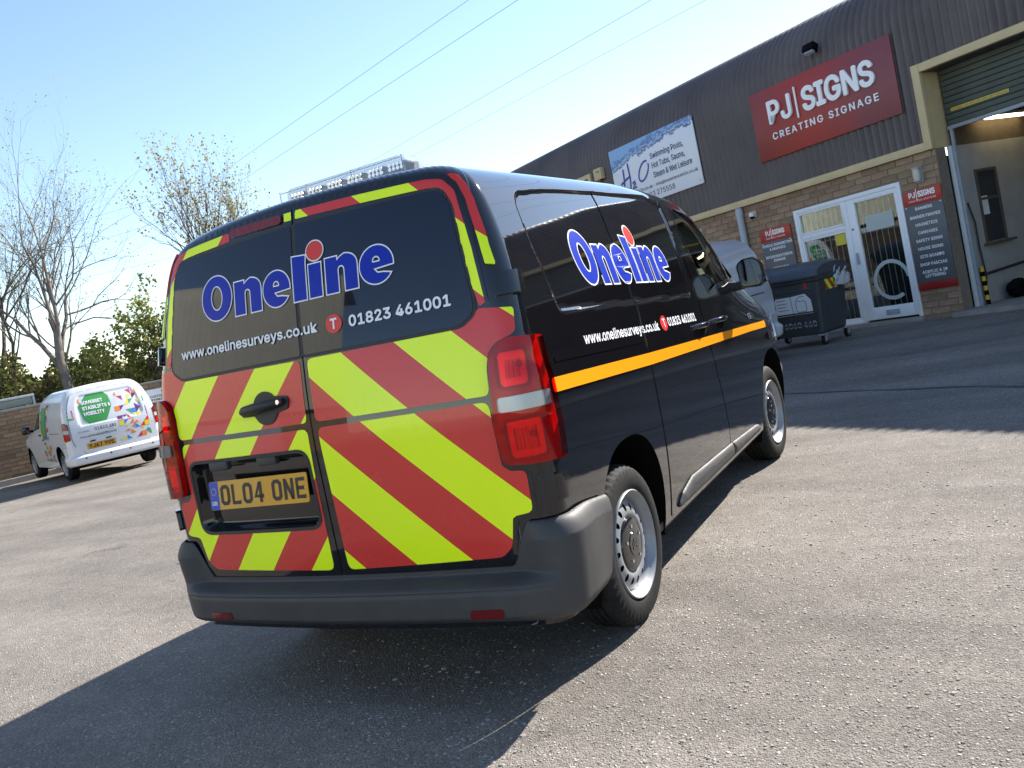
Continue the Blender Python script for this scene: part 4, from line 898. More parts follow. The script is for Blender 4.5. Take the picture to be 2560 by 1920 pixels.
# shop front
sf = MB()
for (a, b, c, d) in ((-2.05, -1.985, -.03, 2.045), (-1.984, -.0455, 1.975, 2.045), (-1.055, -.985, -.03, 1.974), (-.045, .013, -.03, 2.045), (-1.984, -1.056, -.03, .03)): MB().bx(a, b, -.02, .06, c, d).build('window_frame', 'upvc', unit, bevel=.006)
MB().bx(-1.984, -1.056, -.01, .055, 1.520, 1.600).build('transom', 'upvc', unit, bevel=.006)
for (c, d) in ((1.601, 1.974), (.031, 1.519)):
    for (a, b, e, f) in ((-1.984, -1.945, c, d), (-1.095, -1.056, c, d), (-1.944, -1.096, d-.035, d), (-1.944, -1.096, c, c+.035)): MB().bx(a, b, -.012, .05, e, f).build('sash', 'upvc', unit, bevel=.005)
    MB().bx(-1.945, -1.095, .02, .026, c+.03, d-.03).build('pane', 'clear_glass', unit)
dr = MB()
for (a, b, c, d) in ((-.984, -.835, -.0, 1.974), (-.11, -.046, 0., 1.974), (-.834, -.111, 1.90, 1.974), (-.834, -.111, 0., .195)): MB().bx(a, b, -.015, .045, c, d).build('door_rail', 'upvc', unit, bevel=.006)
MB().bx(-.834, -.111, .015, .021, .196, 1.899).build('door_pane', 'clear_glass', unit)
MB().bx(-.60, -.36, -.028, -.0155, .05, .135).build('letter_box', 'grey_steel', unit, bevel=.004)
MB().bx(-.945, -.915, -.05, -.0155, .93, 1.12).build('door_handle', 'grey_steel', unit, bevel=.008); MB().tube([(-.93, -.012, 1.5), (-.93, -.03, 1.5)], .014, 10).build('door_lock', 'gap', unit)
MB().bx(-2.10, .05, -.10, .0, -.11, -.032).build('door_step', 'concrete', unit, bevel=.01)
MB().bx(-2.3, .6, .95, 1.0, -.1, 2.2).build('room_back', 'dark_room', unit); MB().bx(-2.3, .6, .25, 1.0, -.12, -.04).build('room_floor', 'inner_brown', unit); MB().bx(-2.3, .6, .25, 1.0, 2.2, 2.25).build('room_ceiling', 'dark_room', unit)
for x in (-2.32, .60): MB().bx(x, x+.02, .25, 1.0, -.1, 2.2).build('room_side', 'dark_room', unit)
for k in range(17): # blind strips behind the glass
    x = -1.90+k*.105 if k < 8 else None
    if x: MB().bx(x, x+.008, .075, .085, .06, 1.96).build('blind_strip', 'white_plastic', unit)
for k in range(7): MB().bx(-.80+k*.105, -.793+k*.105, .075, .085, .2, 1.89).build('blind_strip', 'white_plastic', unit)
def unit_map(y): return lambda a, b, h: np.stack([a, y-h+0*a, b], -1)
decal('frosted_panel', (np.array([(-.70, 1.42), (-.20, 1.42), (-.20, 1.66), (-.70, 1.66)]), [(0, 1, 2, 3)]), unit_map(.012), M('frost', (.42, .47, .47), .7), unit)
ringv = []; ringf = []
for i, t in enumerate(np.linspace(.2, 5.4, 40)):
    r0, r1 = .26+.05*math.sin(t), .32+.05*math.sin(t); ringv += [(-.42+r0*math.cos(t), .55+r0*math.sin(t)), (-.42+r1*math.cos(t), .55+r1*math.sin(t))]
    if i: ringf.append((2*i-2, 2*i-1, 2*i+1, 2*i))
ringv = [(min(max(a, -.83), -.115), b) for a, b in ringv]
decal('frosted_swirl', (np.array(ringv), ringf), unit_map(.012), MATS['frost'], unit)
decal('yellow_sticker', (np.array([(-1.32, 1.30), (-1.12, 1.30), (-1.12, 1.48), (-1.32, 1.48)]), [(0, 1, 2, 3)]), unit_map(.014), M('sticker_yellow', (.6, .5, .05), .6), unit)
MB().tube([(-3.2, -.07, 2.36), (-3.2, -.07, 2.1), (-3.2, -.07, -.1)], .062, 18).tube([(-3.2, -.07, 2.33), (-3.2, -.07, 2.22)], .070, 18).build('downpipe', 'downpipe', unit, smooth=50)
# ochre window frame on the cladding
wf = MB()
for (a, b, c, d) in ((-8.9, -7.26, 3.97, 4.06), (-8.9, -8.8, 3.0, 3.97), (-7.36, -7.26, 3.0, 3.97)): wf.bx(a, b, -.1, .0, c, d)
wf.build('upper_window_frame', 'trim_ochre', unit); MB().bx(-8.8, -7.36, -.055, -.05, 3.0, 3.97).build('upper_window_pane', 'privacy_glass', unit)

# ------------------------------------------------------------------ things on the facade
def facade(name, label, cat): return thing(name, label, cat, MBLD)
def board(root, x0, x1, z0, z1, y, mat, name='panel', th=.02): return MB().bx(x0, x1, y, y+th, z0, z1).build(name, mat, root, bevel=.002)
def put(root, s, cap, x, z, w=None, bold=.02, mat='white_vinyl', y=-.02, name='lettering', depth=0., center=False, spacing=1., res=3):
    t = text2d(s, cap, w, bold, spacing, res); xx = x-(t[0][:, 0].max()/2 if center else 0)
    return decal(name, shift(t, xx, z), unit_map(y), mat, root, depth=depth)
def grad_mat(name, c0, c1, c2, x0, x1):
    m = M(name, c1, .4); nt = m.node_tree; b = nt.nodes['Principled BSDF']; tc = nt.nodes.new('ShaderNodeTexCoord'); sx = nt.nodes.new('ShaderNodeSeparateXYZ'); nt.links.new(tc.outputs['Object'], sx.inputs[0])
    n = nt.nodes.new('ShaderNodeTexNoise'); n.inputs['Scale'].default_value = 1.6; n.inputs['Distortion'].default_value = 2.5; nt.links.new(tc.outputs['Object'], n.inputs['Vector'])
    mr = nt.nodes.new('ShaderNodeMapRange'); mr.inputs[1].default_value = x0; mr.inputs[2].default_value = x1; nt.links.new(sx.outputs[0], mr.inputs[0])
    ad = nt.nodes.new('ShaderNodeMath'); ad.operation = 'MULTIPLY_ADD'; nt.links.new(n.outputs['Fac'], ad.inputs[0]); ad.inputs[1].default_value = .35; nt.links.new(mr.outputs[0], ad.inputs[2])
    r = nt.nodes.new('ShaderNodeValToRGB'); el = r.color_ramp.elements; el[0].position = .15; el[0].color = (*c0, 1); el[1].position = 1.05; el[1].color = (*c2, 1); e2 = el.new(.6); e2.color = (*c1, 1)
    nt.links.new(ad.outputs[0], r.inputs[0]); nt.links.new(r.outputs[0], b.inputs['Base Color']); return m
fs = facade('fascia_sign', 'large red fascia sign with raised white letters on the dark cladding', 'sign')
board(fs, -2.48, .315, 3.0, 4.17, -.075, grad_mat('sign_red', (.22, .02, .02), (.36, .028, .02), (.20, .045, .06), -2.5, .3), th=.025)
put(fs, 'PJ', .385, -2.10, 3.56, .50, .04, y=-.078, depth=.035); put(fs, 'SIGNS', .385, -1.37, 3.55, 1.36, .05, y=-.078, depth=.035)
decal('divider', (np.array([(-1.515, 3.50), (-1.485, 3.50), (-1.485, 4.01), (-1.515, 4.01)]), [(0, 1, 2, 3)]), unit_map(-.08), 'white_vinyl', fs, depth=.02)
put(fs, 'CREATING SIGNAGE', .115, -2.10, 3.30, 2.09, .03, y=-.078, spacing=1.25, depth=.012)
ps = facade('pool_sign', 'white pool and sauna sign with blue water splash on the cladding', 'sign')
wm = M('pool_print', (.72, .74, .80), .45); nt = wm.node_tree; b = nt.nodes['Principled BSDF']; tc = nt.nodes.new('ShaderNodeTexCoord'); sx = nt.nodes.new('ShaderNodeSeparateXYZ'); nt.links.new(tc.outputs['Object'], sx.inputs[0])
n = nt.nodes.new('ShaderNodeTexNoise'); n.inputs['Scale'].default_value = 5; n.inputs['Detail'].default_value = 8; n.inputs['Distortion'].default_value = 1.2; nt.links.new(tc.outputs['Object'], n.inputs['Vector'])
def mth(op, a, bb):
    q = nt.nodes.new('ShaderNodeMath'); q.operation = op
    for i, w_ in enumerate((a, bb)):
        if isinstance(w_, (int, float)): q.inputs[i].default_value = w_
        else: nt.links.new(w_, q.inputs[i])
    return q.outputs[0]
lx = mth('DIVIDE', mth('ADD', sx.outputs[0], 6.5), 2.6)
edge = mth('ADD', mth('MULTIPLY', mth('POWER', mth('MAXIMUM', lx, 0.), .5), .40), 3.78)          # water line from low left to top right
dd = mth('ADD', mth('SUBTRACT', sx.outputs[2], edge), mth('MULTIPLY', mth('SUBTRACT', n.outputs['Fac'], .5), .42))
r = nt.nodes.new('ShaderNodeValToRGB'); el = r.color_ramp.elements; el[0].position = .49; el[0].color = (.72, .74, .80, 1); el[1].position = .70; el[1].color = (.25, .42, .66, 1); e2 = el.new(.53); e2.color = (.05, .09, .20, 1); e3 = el.new(.58); e3.color = (.40, .52, .70, 1); e4 = el.new(.63); e4.color = (.08, .16, .36, 1)
nt.links.new(mth('ADD', dd, .5), r.inputs[0]); nt.links.new(r.outputs[0], b.inputs['Base Color'])
board(ps, -6.52, -3.92, 3.02, 4.32, -.07, wm, th=.02)
M('ink_navy', (.03, .035, .10), .5); M('ink_purple', (.07, .06, .33), .5)
for i, (s, z) in enumerate((('Swimming Pools,', 3.83), ('Hot Tubs, Sauna,', 3.64), ('Steam & Wet Leisure', 3.45))): put(ps, s, .115, -5.25, z, (.98, .98, 1.14)[i], .02, 'ink_navy', -.074)
put(ps, 'experienceh2o.co.uk - info@experienceh2o.co.uk', .062, -6.30, 3.285, 2.30, .01, 'ink_navy', -.074); put(ps, '01823 275558', .10, -5.75, 3.11, 1.05, .01, 'ink_navy', -.074)
hv = strokes([[(-6.22, 3.42), (-6.17, 3.62), (-6.15, 3.86)], [(-6.30, 3.56), (-6.1, 3.63), (-5.98, 3.66)], [(-6.02, 3.36), (-5.97, 3.62), (-5.98, 3.94)], [(-5.93, 3.50), (-5.86, 3.53), (-5.85, 3.48), (-5.94, 3.40), (-5.82, 3.41)]], .024)
ov = strokes([[(-5.52+.16*math.cos(t)*1.1, 3.66+.155*math.sin(t)+.1*math.cos(t)) for t in np.linspace(.6, 6.4, 22)]], .020)
decal('script_letters', merge(hv, ov), unit_map(-.075), 'ink_purple', ps)
for x in (-6.45, -3.99):
    for z in (3.09, 4.25): MB().tube([(x, -.068, z), (x, -.078, z)], .012, 8).build('screw', 'grey_steel', ps)
def side_sign(root, x0, x1, z0, z1, zr, lines, cap, foot):
    M('sign_grey', (.095, .10, .115), .4, var=.1, vscale=2); M('sign_red2', (.40, .035, .022), .4, var=.12, vscale=2)
    board(root, x0, x1, zr, z1, -.03, 'sign_red2', 'red_panel', .02); board(root, x0, x1, z0+foot, zr-.001, -.03, 'sign_grey', 'grey_panel', .02)
    if foot: board(root, x0, x1, z0, z0+foot-.001, -.03, M('sign_red3', (.26, .012, .012), .4), 'foot_panel', .02)
    w = x1-x0; xc = (x0+x1)/2; put(root, 'PJ', .085, xc-.21, zr+.105, .11, .05, y=-.032); put(root, 'SIGNS', .085, xc-.06, zr+.105, .28, .06, y=-.032); put(root, '|', .11, xc-.085, zr+.09, None, 0, y=-.032); put(root, 'CREATING SIGNAGE', .026, xc, zr+.045, .44, .02, y=-.032, center=True, spacing=1.2)
    for s, z in lines: put(root, s, cap, xc, z, None, .035, y=-.032, center=True, res=2)
    for (sx_, sz) in ((x0+.035, zr-.025), (x1-.035, zr-.025)): MB().tube([(sx_, -.028, sz), (sx_, -.04, sz)], .011, 8).build('fixing', 'white_plastic', root)
ts = facade('services_sign', 'tall red and grey services sign right of the glazed door', 'sign')
side_sign(ts, .035, .66, .35, 1.852, 1.64, [('BANNERS', 1.555), ('BANNER FRAMES', 1.435), ('MAGNETICS', 1.315), ('CANVASES', 1.195), ('SAFETY SIGNS', 1.075), ('HOUSE SIGNS', .955), ('SITE BOARDS', .835), ('SHOP FASCIAS', .715), ('ACRYLIC & 3D', .60), ('LETTERING', .537)], .046, .12)
s2 = facade('services_sign', 'smaller red and grey services sign left of the shop window, behind the bin', 'sign')
side_sign(s2, -2.86, -2.16, .45, 1.858, 1.635, [('VEHICLE SIGNWRITING', 1.545), ('& GRAPHICS', 1.475), ('INTERIOR/EXTERIOR', 1.34), ('SIGNAGE', 1.27), ('ENGRAVING', 1.13)], .046, 0)
ab = facade('alarm_box', 'small ochre alarm box on the cladding beside the pool sign', 'alarm box'); MB().bx(-7.07, -6.80, -.15, -.02, 3.84, 4.09).build('box', 'trim_ochre', ab, bevel=.02); put(ab, 'Yale', .05, -6.98, 3.99, .13, .01, 'ink_navy', -.153); MB().bx(-7.0, -6.87, -.14, -.03, 3.81, 3.839).build('strobe', 'dark_red', ab)
fl_ = facade('flood_light', 'small black floodlight above the fascia sign', 'floodlight'); MB().box((-.98, -.17, 4.45), (.22, .14, .12), Matrix.Rotation(R_(-25), 3, 'X')).build('housing', 'gap', fl_, bevel=.015); MB().box((-.98, -.195, 4.40), (.16, .06, .08), Matrix.Rotation(R_(-25), 3, 'X')).build('lens', 'grey_steel', fl_); MB().tube([(-.98, -.02, 4.40), (-.98, -.12, 4.42)], .02, 8).build('bracket', 'gap', fl_)
cc_ = facade('cctv_camera', 'small white dome camera on the brick beside the downpipe', 'camera'); MB().lathe([(0, .05), (.045, .05), (.05, .0), (.048, -.02)], (-2.91, -.075, 2.17), 'z', 18).build('base', 'white_plastic', cc_, smooth=40); MB().lathe([(.042, -.02), (.036, -.055), (0, -.072)], (-2.91, -.075, 2.17), 'z', 18).build('dome', 'gloss_black', cc_, smooth=60); MB().bx(-2.95, -2.87, -.03, .0, 2.13, 2.23).build('bracket', 'white_plastic', cc_)
wlp = facade('wall_lamp', 'glass bulkhead lamp on the brick above the tall services sign', 'lamp'); MB().bx(.31, .42, -.035, .0, 1.94, 2.18).build('backplate', 'grey_steel', wlp, bevel=.006); MB().lathe([(0, .10), (.05, .09), (.055, 0), (.045, -.09), (0, -.10)], (.365, -.085, 2.06), 'z', 14).build('glass', M('lamp_glass', (.75, .72, .62), .25, trans=.4), wlp, smooth=60); MB().lathe([(.0, .125), (.062, .11), (.062, .09), (0.02, .09)], (.365, -.085, 2.06), 'z', 14).build('hood', 'grey_steel', wlp, smooth=40)
vb = facade('wall_notice', 'small white notice board on the brick left of the downpipe', 'notice'); board(vb, -4.55, -4.30, 1.98, 2.20, -.02, 'white_plastic')
ystr = facade('warning_strip', 'yellow alarm warning strip stuck across the raised roller shutter', 'sticker'); board(ystr, .79, 1.64, 2.845, 2.895, .343, M('strip_yellow', (.62, .47, .08), .5), th=.004); put(ystr, 'THIS PROPERTY HAS A MONITORED ALARM & VIDEO SURVEILLANCE', .026, .80, 2.857, .83, .0, 'ink_navy', .341, res=1)
sl_ = facade('strip_light', 'lit fluorescent strip light under the ceiling inside the open shutter', 'light'); MB().bx(.80, .92, 1.02, 2.28, 2.70, 2.74).build('casing', 'white_plastic', sl_); MB().tube([(.86, 1.05, 2.68), (.86, 2.25, 2.68)], .022, 10).build('tube', M('tube_glow', (1, .9, .6), .5, emit=((1, .82, .45), 5.)), sl_)
for y in (1.2, 2.1): MB().tube([(.86, y, 2.74), (.86, y, 3.6)], .008, 5).build('hanger', 'grey_steel', sl_)
hp = facade('hazard_post', 'leaning yellow and black striped post inside the shutter opening', 'post')
M('hazard_yellow', (.58, .36, .03), .6)
for k in range(8): MB().tube([(.80-.005*k, .42+.004*k, -.03+.07*k), (.80-.005*(k+1), .42+.004*(k+1), -.03+.07*(k+1))], .032, 10).build('post_band', 'hazard_yellow' if k % 2 else 'gap', hp)
bg_ = facade('black_sack', 'crumpled black sack on the floor against the inner white wall', 'sack'); mb = MB(); n = 14; m_ = 9
for i in range(m_+1):
    ph = math.pi*i/m_
    for k in range(n): th = 2*math.pi*k/n; r_ = .17*math.sin(ph)**.7*(1+random.uniform(-.16, .16)); mb.v.append((.95+r_*math.cos(th)*.8, 1.0+r_*math.sin(th)*1.25, -.03+.135*(1-math.cos(ph))*(1+random.uniform(-.06, .06))))
for i in range(m_): mb.f += [(i*n+k, i*n+(k+1) % n, (i+1)*n+(k+1) % n, (i+1)*n+k) for k in range(n)]
mb.build('sack', 'gap', bg_, smooth=50)

# ------------------------------------------------------------------ wheelie bin
BT = R_(-18.4); bz_ = float(gz(-.18, 11.44))
binT = Matrix.Translation((-.18, 11.44, bz_)) @ Matrix.Rotation(BT, 4, 'Z')
bn = thing('wheelie_bin', 'large dark grey four-wheeled refuse bin in front of the shop window', 'bin', binT)
M('bin_plastic', (.055, .06, .068), .55, var=.2, vscale=5, bump=.1, bscale=40); M('bin_lid', (.07, .08, .095), .45, var=.2, vscale=4)
mb = MB(); levels = [(.17, .50, .36, .05), (.20, .53, .385, .06), (.95, .60, .455, .07), (.97, .625, .48, .07), (1.05, .635, .49, .07)]
for (z, hx, hy, r_) in levels: mb.v += [(a, b, z) for a, b in rrect(-hx, hx, -hy, hy, r_)]
N = 24
for i in range(len(levels)-1): mb.f += [(i*N+k, i*N+(k+1) % N, (i+1)*N+(k+1) % N, (i+1)*N+k) for k in range(N)]
mb.f += [tuple(range(N))[::-1], tuple(range((len(levels)-1)*N, len(levels)*N))]
mb.build('body', 'bin_plastic', bn, smooth=35)
for z in (.34, .52, .86): MB().box((0, -.40-.094*(z-.2), z), (1.0, .012, .022), Matrix.Rotation(R_(0), 3, 'X')).build('rib', 'bin_plastic', bn, bevel=.004)
mb = MB(); n = 10
for x in np.linspace(-.64, .64, 14):
    f_ = 1-.25*max(0, abs(x)-.5)/.14
    for k in range(n+1): a = math.pi*k/n; mb.v.append((x, -.52*math.cos(a), 1.05+.20*f_*math.sin(a)**.8))
for i in range(13): mb.f += [(i*(n+1)+k, i*(n+1)+k+1, (i+1)*(n+1)+k+1, (i+1)*(n+1)+k) for k in range(n)]
mb.f += [tuple(range(n+1)), tuple(13*(n+1)+k for k in range(n+1))[::-1], tuple([i*(n+1) for i in range(14)])]
mb.build('lid', 'bin_lid', bn, smooth=40); MB().bx(-.66, .66, -.55, -.49, 1.02, 1.07).build('lid_lip', 'bin_lid', bn, bevel=.015)
for sx_, sy in ((-.50, -.36), (.50, -.36), (-.50, .38), (.50, .38)):
    ct = MB().bx(sx_-.05, sx_+.05, sy-.05, sy+.05, .15, .172).bx(sx_-.04, sx_-.032, sy-.02, sy+.06, .07, .15).bx(sx_+.032, sx_+.04, sy-.02, sy+.06, .07, .15).build('caster_fork', 'grey_steel', bn)
    MB().lathe([(.0, -.02), (.05, -.022), (.08, -.02), (.085, 0), (.08, .02), (.05, .022), (0, .02)], (sx_, sy+.035, .085), 'x', 24).build('caster_wheel', 'tyre', ct, smooth=40); MB().lathe([(0, -.026), (.052, -.024), (.052, .024), (0, .026)], (sx_, sy+.035, .085), 'x', 20).build('caster_hub', 'chrome', ct, smooth=40)
def bin_front(off): return lambda a, b, h: np.stack([a, -.385-.07*(b-.2)/.75-off-h+0*a, b], -1)
def bin_side(off): return lambda a, b, h: np.stack([.53+.07*(b-.2)/.75+off+h+0*a, a, b], -1)
decal('paper_label', (np.array([(-.14, .50), (.12, .50), (.12, .78), (-.14, .78)]), [(0, 1, 2, 3)]), bin_front(.004), 'white_plastic', bn); decal('paper_label', (np.array([(.128, .50), (.44, .50), (.44, .70), (.36, .80), (.128, .78)]), [(0, 1, 2, 3, 4)]), bin_front(.004), 'white_plastic', bn)
decal('label_drawing', strokes([[(.21, .54), (.33, .54), (.35, .56), (.35, .68), (.33, .70), (.21, .70), (.19, .68), (.19, .56), (.21, .54)], [(.19, .71), (.27, .77), (.34, .76)]], .004), bin_front(.006), 'ink_navy', bn)
for i in range(4): decal('label_line', strokes([[(-.11, .74-.05*i), (.03+.03*(i % 2), .74-.05*i)]], .004), bin_front(.006), 'ink_navy', bn)
decal('bin_number', shift(text2d('6060 460', .085, .52, .03), -.06, .30), bin_front(.006), M('number_grey', (.42, .43, .46), .6), bn)
decal('red_mark', (np.array([(.36, .87), (.42, .87), (.41, .93), (.395, .97), (.375, .93)]), [(0, 1, 2, 3, 4)]), bin_front(.005), 'ball_red', bn)
rs = stripe_mat('bin_chevron', 1.0, .02, .19, LIME, RED, False)
cv = np.array([(-.22, .80), (.14, .80), (.20, .87), (.20, .93), (.12, .93), (.12, .96), (.2, .97), (.20, 1.02), (-.22, 1.02), (-.26, .95)])
o = decal('chevron_sticker', fill2d([cv.tolist()]), bin_side(.004), rs, bn); ul = o.data.uv_layers.new(name='UVMap')
for l in o.data.loops: c = o.data.vertices[l.vertex_index].co; ul.data[l.index].uv = (c[1], c[2])
sk = thing('white_sack', 'crumpled white plastic sack hanging out under the bin lid', 'sack', binT); mb = MB(); m_, n = 10, 8
for i in range(m_+1):
    for k in range(n+1): mb.v.append((.60+.06*math.sin(k*1.7+i)*.5+.05*i/m_+random.uniform(-.015, .015), .02+.05*k+random.uniform(-.012, .012)+.012*i*(k/n-.5), 1.12-.032*i*(1-.35*abs(k/n-.5))+random.uniform(-.01, .01)))
for i in range(m_): mb.f += [(i*(n+1)+k, i*(n+1)+k+1, (i+1)*(n+1)+k+1, (i+1)*(n+1)+k) for k in range(n)]
o = mb.build('sack', M('sack_white', (.55, .55, .6), .5), sk, smooth=50); so = o.modifiers.new('thickness', 'SOLIDIFY'); so.thickness = .012
# ------------------------------------------------------------------ the two small white vans
def Ww(z):
    z = np.asarray(z, float); return np.where(z < .75, .885-.20*np.maximum(.75-z, 0)**2, .885-.20*np.maximum(z-.75, 0)**2.3)
def base_w(z):
    z = np.asarray(z, float); return .05+.27*(np.maximum(z-.85, 0)/.9)**1.7
RECW = rpoly([(-.62, 1.0), (.62, 1.0), (.60, 1.40), (.50, 1.62), (-.50, 1.62), (-.60, 1.40)], .12)
SW = Sweep(Ww, 1.48, (.46, 1.782), (-1, .08), .14, .20, .02, base_w, .05, .10, .06,
           [(-1, 1.802), (1.9, 1.802), (2.25, 1.77), (2.6, 1.62), (2.95, 1.36), (3.2, 1.18), (3.35, 1.10), (3.8, 1.03), (4.1, .94), (4.3, .80), (6, .80)], .78,
           lambda y: 1-.12*np.clip((y-3.5)/.7, 0, 2)**2)
WARY, WAFY, WAZ = .86, 3.59, .31
WWIN = rpoly([(2.16, 1.10), (2.12, 1.35), (2.16, 1.58), (2.42, 1.56), (2.72, 1.36), (2.98, 1.13), (2.93, 1.06)], .05)
def hole_w(X):
    x, y, z = X[:, 0], X[:, 1], X[:, 2]
    h = np.where(x > .5, np.minimum(superell(y, z, WARY, WAZ, .36, .40, 2.2), superell(y, z, WAFY, WAZ, .37, .40, 2.2)), 9)
    h = np.minimum(h, np.where((x > .4) & (y > 2), sdpoly(y, z, WWIN), 9))
    return np.minimum(h, np.where(z > 1.05, np.maximum(np.abs(x)-.56, np.maximum(2.36-y, y-3.02)), 9))
WDW = wheel_meshes('w', .31, .200, .09, 12, 'rim_steel'); shw2 = {}
def white_van(label, mat, graphics):
    v = thing('small_van', label, 'van', mat)
    body_mesh('body_shell', SW, np.concatenate([np.arange(0, .78, .04), np.arange(.78, 1.1, .012), np.arange(1.1, 5.1, .03)]), .26, .02, hole_w, 'white_paint', v, 4.3)
    MB().bx(-.66, .66, .12, 4.0, .24, .40).bx(-.82, .82, 1.26, 3.2, .25, .34).build('floor_pan', 'gap', v)
    for cy in (WARY, WAFY):
        for sg in (-1, 1):
            mb = MB(); n = 20
            for k in range(n+1): th = math.pi*k/n; mb.v += [(sg*.85, cy+.365*math.cos(th), WAZ+.405*math.sin(th)), (sg*.58, cy+.365*math.cos(th), WAZ+.405*math.sin(th))]
            mb.f += [(2*k, 2*k+1, 2*k+3, 2*k+2) for k in range(n)]; mb.f.append(tuple(2*k+1 for k in range(n+1))); mb.build('wheel_arch_liner', 'gap', v, smooth=40)
    for loc, lf in (((.85, WARY, .308), False), ((-.85, WARY, .308), True), ((.85, WAFY, .308), False), ((-.85, WAFY, .308), True)): put_wheel(WDW, v, loc, lf, 'rim_steel', 'rim_steel', shw2, emblem=False)
    M('bumper_white', (.66, .67, .69), .35, coat=.3); M('lamp_grey', (.35, .33, .33), .2, coat=.5)
    LP = rpoly([(.80, .80), (.93, .78), (.94, 1.12), (.86, 1.15), (.79, 1.10)], .03)
    DR = rpoly([(0, .50), (.60, .50), (.66, .62), (.735, .66), (.775, .80), (.765, 1.16), (.72, 1.42), (.60, 1.66), (0, 1.70)], [0, .05, .04, .04, .05, .05, .1, .1, 0])
    for lf in (False, True):
        k = dict(mirror=lf, uv=False)
        d = patch('rear_door', SW.rear, (0, .80, .49, 1.72), .03, DR, 'white_paint', v, off=lambda a, b: .021-.016*sstep(-sdpoly(a, b, RECW)/.05), thick=.022, **k)
        patch('door_gap', SW.rear, (0, .82, .47, 1.74), .012, lambda a, b: np.abs(sdpoly(a, b, DR)-.008)-.006+9*(a < .004), M('seam_grey', (.12, .12, .13), .6), v, off=.002, **k)
        t = patch('tail_lamp', SW.P, (.76, 1.0, .76, 1.18), .01, LP, 'dark_red', v, off=.010, thick=.01, **k)
        patch('lamp_band', SW.P, (.76, 1.0, .76, 1.18), .01, lambda a, b: np.maximum(sdpoly(a, b, LP)+.008, np.abs(b-.965)-.035), 'lamp_grey', t, off=.012, **k)
        patch('lamp_glow', SW.P, (.76, 1.0, .76, 1.18), .01, lambda a, b: np.maximum(sdpoly(a, b, LP)+.012, b-.905), 'red_lamp', t, off=.013, **k)
        bt = lambda a: .50+.16*sstep((np.abs(a)-.60)/.08)-.02*sstep((np.abs(a)-1.0)/.3)
        patch('bumper', SW.P, (0, 1.30, .28, .68), .014, lambda a, b: np.maximum(np.maximum(b-bt(a), .30-b), a-1.235), 'bumper_white', v, off=lambda a, b: .012+.07*sstep((b-.26)/.08)*(1-sstep((b-.44)/.07))*(1-.6*sstep((np.abs(a)-.95)/.2)), thick=.05, **k)
        patch('lower_valance', SW.P, (0, 1.0, .22, .32), .02, lambda a, b: np.maximum(np.abs(b-.275)-.03, a-.98), 'gap', v, off=.03, thick=.03, **k)
        for a in (.18, .62): patch('parking_sensor', SW.P, (a-.03, a+.03, .38, .45), .006, ellipse(a, .415, .016, .016, 12), 'gap', v, off=.085, **k)
        fd = patch('front_door', SW.side, (2.0, 3.16, .30, 1.70), .03, lambda a, b: np.maximum(np.maximum(sdpoly(a, b, rpoly([(2.05, .32), (2.05, 1.45), (2.12, 1.64), (2.45, 1.62), (2.80, 1.38), (3.10, 1.08), (3.14, .7), (3.10, .32)], .05)), -superell(a, b, WAFY, WAZ, .38, .41, 2.2)*.4), -sdpoly(a, b, WWIN)), 'white_paint', v, off=.003, thick=.008, **k)
        patch('door_window', SW.side, (2.08, 3.02, 1.02, 1.62), .03, lambda a, b: sdpoly(a, b, WWIN)-.012, 'tint_glass', fd, off=-.004, **k)
        patch('door_handle', SW.side, (2.06, 2.3, .92, 1.0), .01, rrect(2.10, 2.26, .945, .975, .01), 'gap', fd, off=.02, thick=.02, **k)
        patch('sliding_door_rail', SW.side, (.4, 1.5, .92, 1.0), .012, rrect(.55, 1.40, .955, .972, .006), 'seam_grey', v, off=.002, **k)
        patch('side_seam', SW.side, (1.2, 2.06, .3, 1.7), .012, lambda a, b: np.minimum(np.abs(a-2.03), np.abs(a-1.30))-.004+9*((b > 1.6) | (b < .33) | ((a < 1.5) & (b < .45))), 'seam_grey', v, off=.002, **k)
        patch('headlight', SW.side, (3.6, 4.3, .6, .95), .02, rpoly([(3.86, .74), (4.22, .66), (4.22, .74), (4.02, .86), (3.88, .88)], .03), M('headlamp', (.35, .37, .40), .08, metal=.5, coat=1.), v, off=.008, thick=.01, **k)
        sg = -1 if lf else 1
        mr = MB().box((sg*1.0, 2.86, 1.10), (.16, .10, .17)).build('door_mirror', 'gloss_black', v, bevel=.035, segs=3); MB().tube([(sg*.80, 2.88, 1.06), (sg*.95, 2.87, 1.07)], .025, 8).build('mirror_arm', 'gap', mr)
    patch('windscreen', lambda x, y: np.stack([x, y, np.interp(y, SW.hy, SW.hh)-.02*(np.abs(x)/.55)**2-.012], -1), (-.62, .62, 2.3, 3.08), .06, lambda a, b: np.maximum(np.abs(a)-.60, np.maximum(2.33-b, b-3.06)), 'tint_glass', v, uv=False)
    MB().bx(-.70, .70, 1.95, 1.98, .36, 1.55).build('bulkhead', 'grey_plastic', v); MB().bx(-.68, .68, 2.85, 3.2, .6, 1.02).build('dashboard', 'seat_fabric', v, bevel=.05)
    for xx in (.36, -.36): s_ = MB().bx(xx-.22, xx+.22, 2.12, 2.55, .5, .68).build('seat', 'seat_fabric', v, bevel=.04); MB().bx(xx-.21, xx+.21, 2.04, 2.16, .68, 1.30).build('seat_back', 'seat_fabric', s_, bevel=.04)
    def rm(off, slope=0.):
        def f(a, b, h):
            P = np.stack([np.abs(a), b], 1); X, n = on_surface(SW.rear, P, 0.); X = X+n*(off+h-.016*sstep(-sdpoly(a, b, RECW)/.05)+0*a)[:, None]; X[:, 0] *= np.where(a < 0, -1, 1); return X
        return f
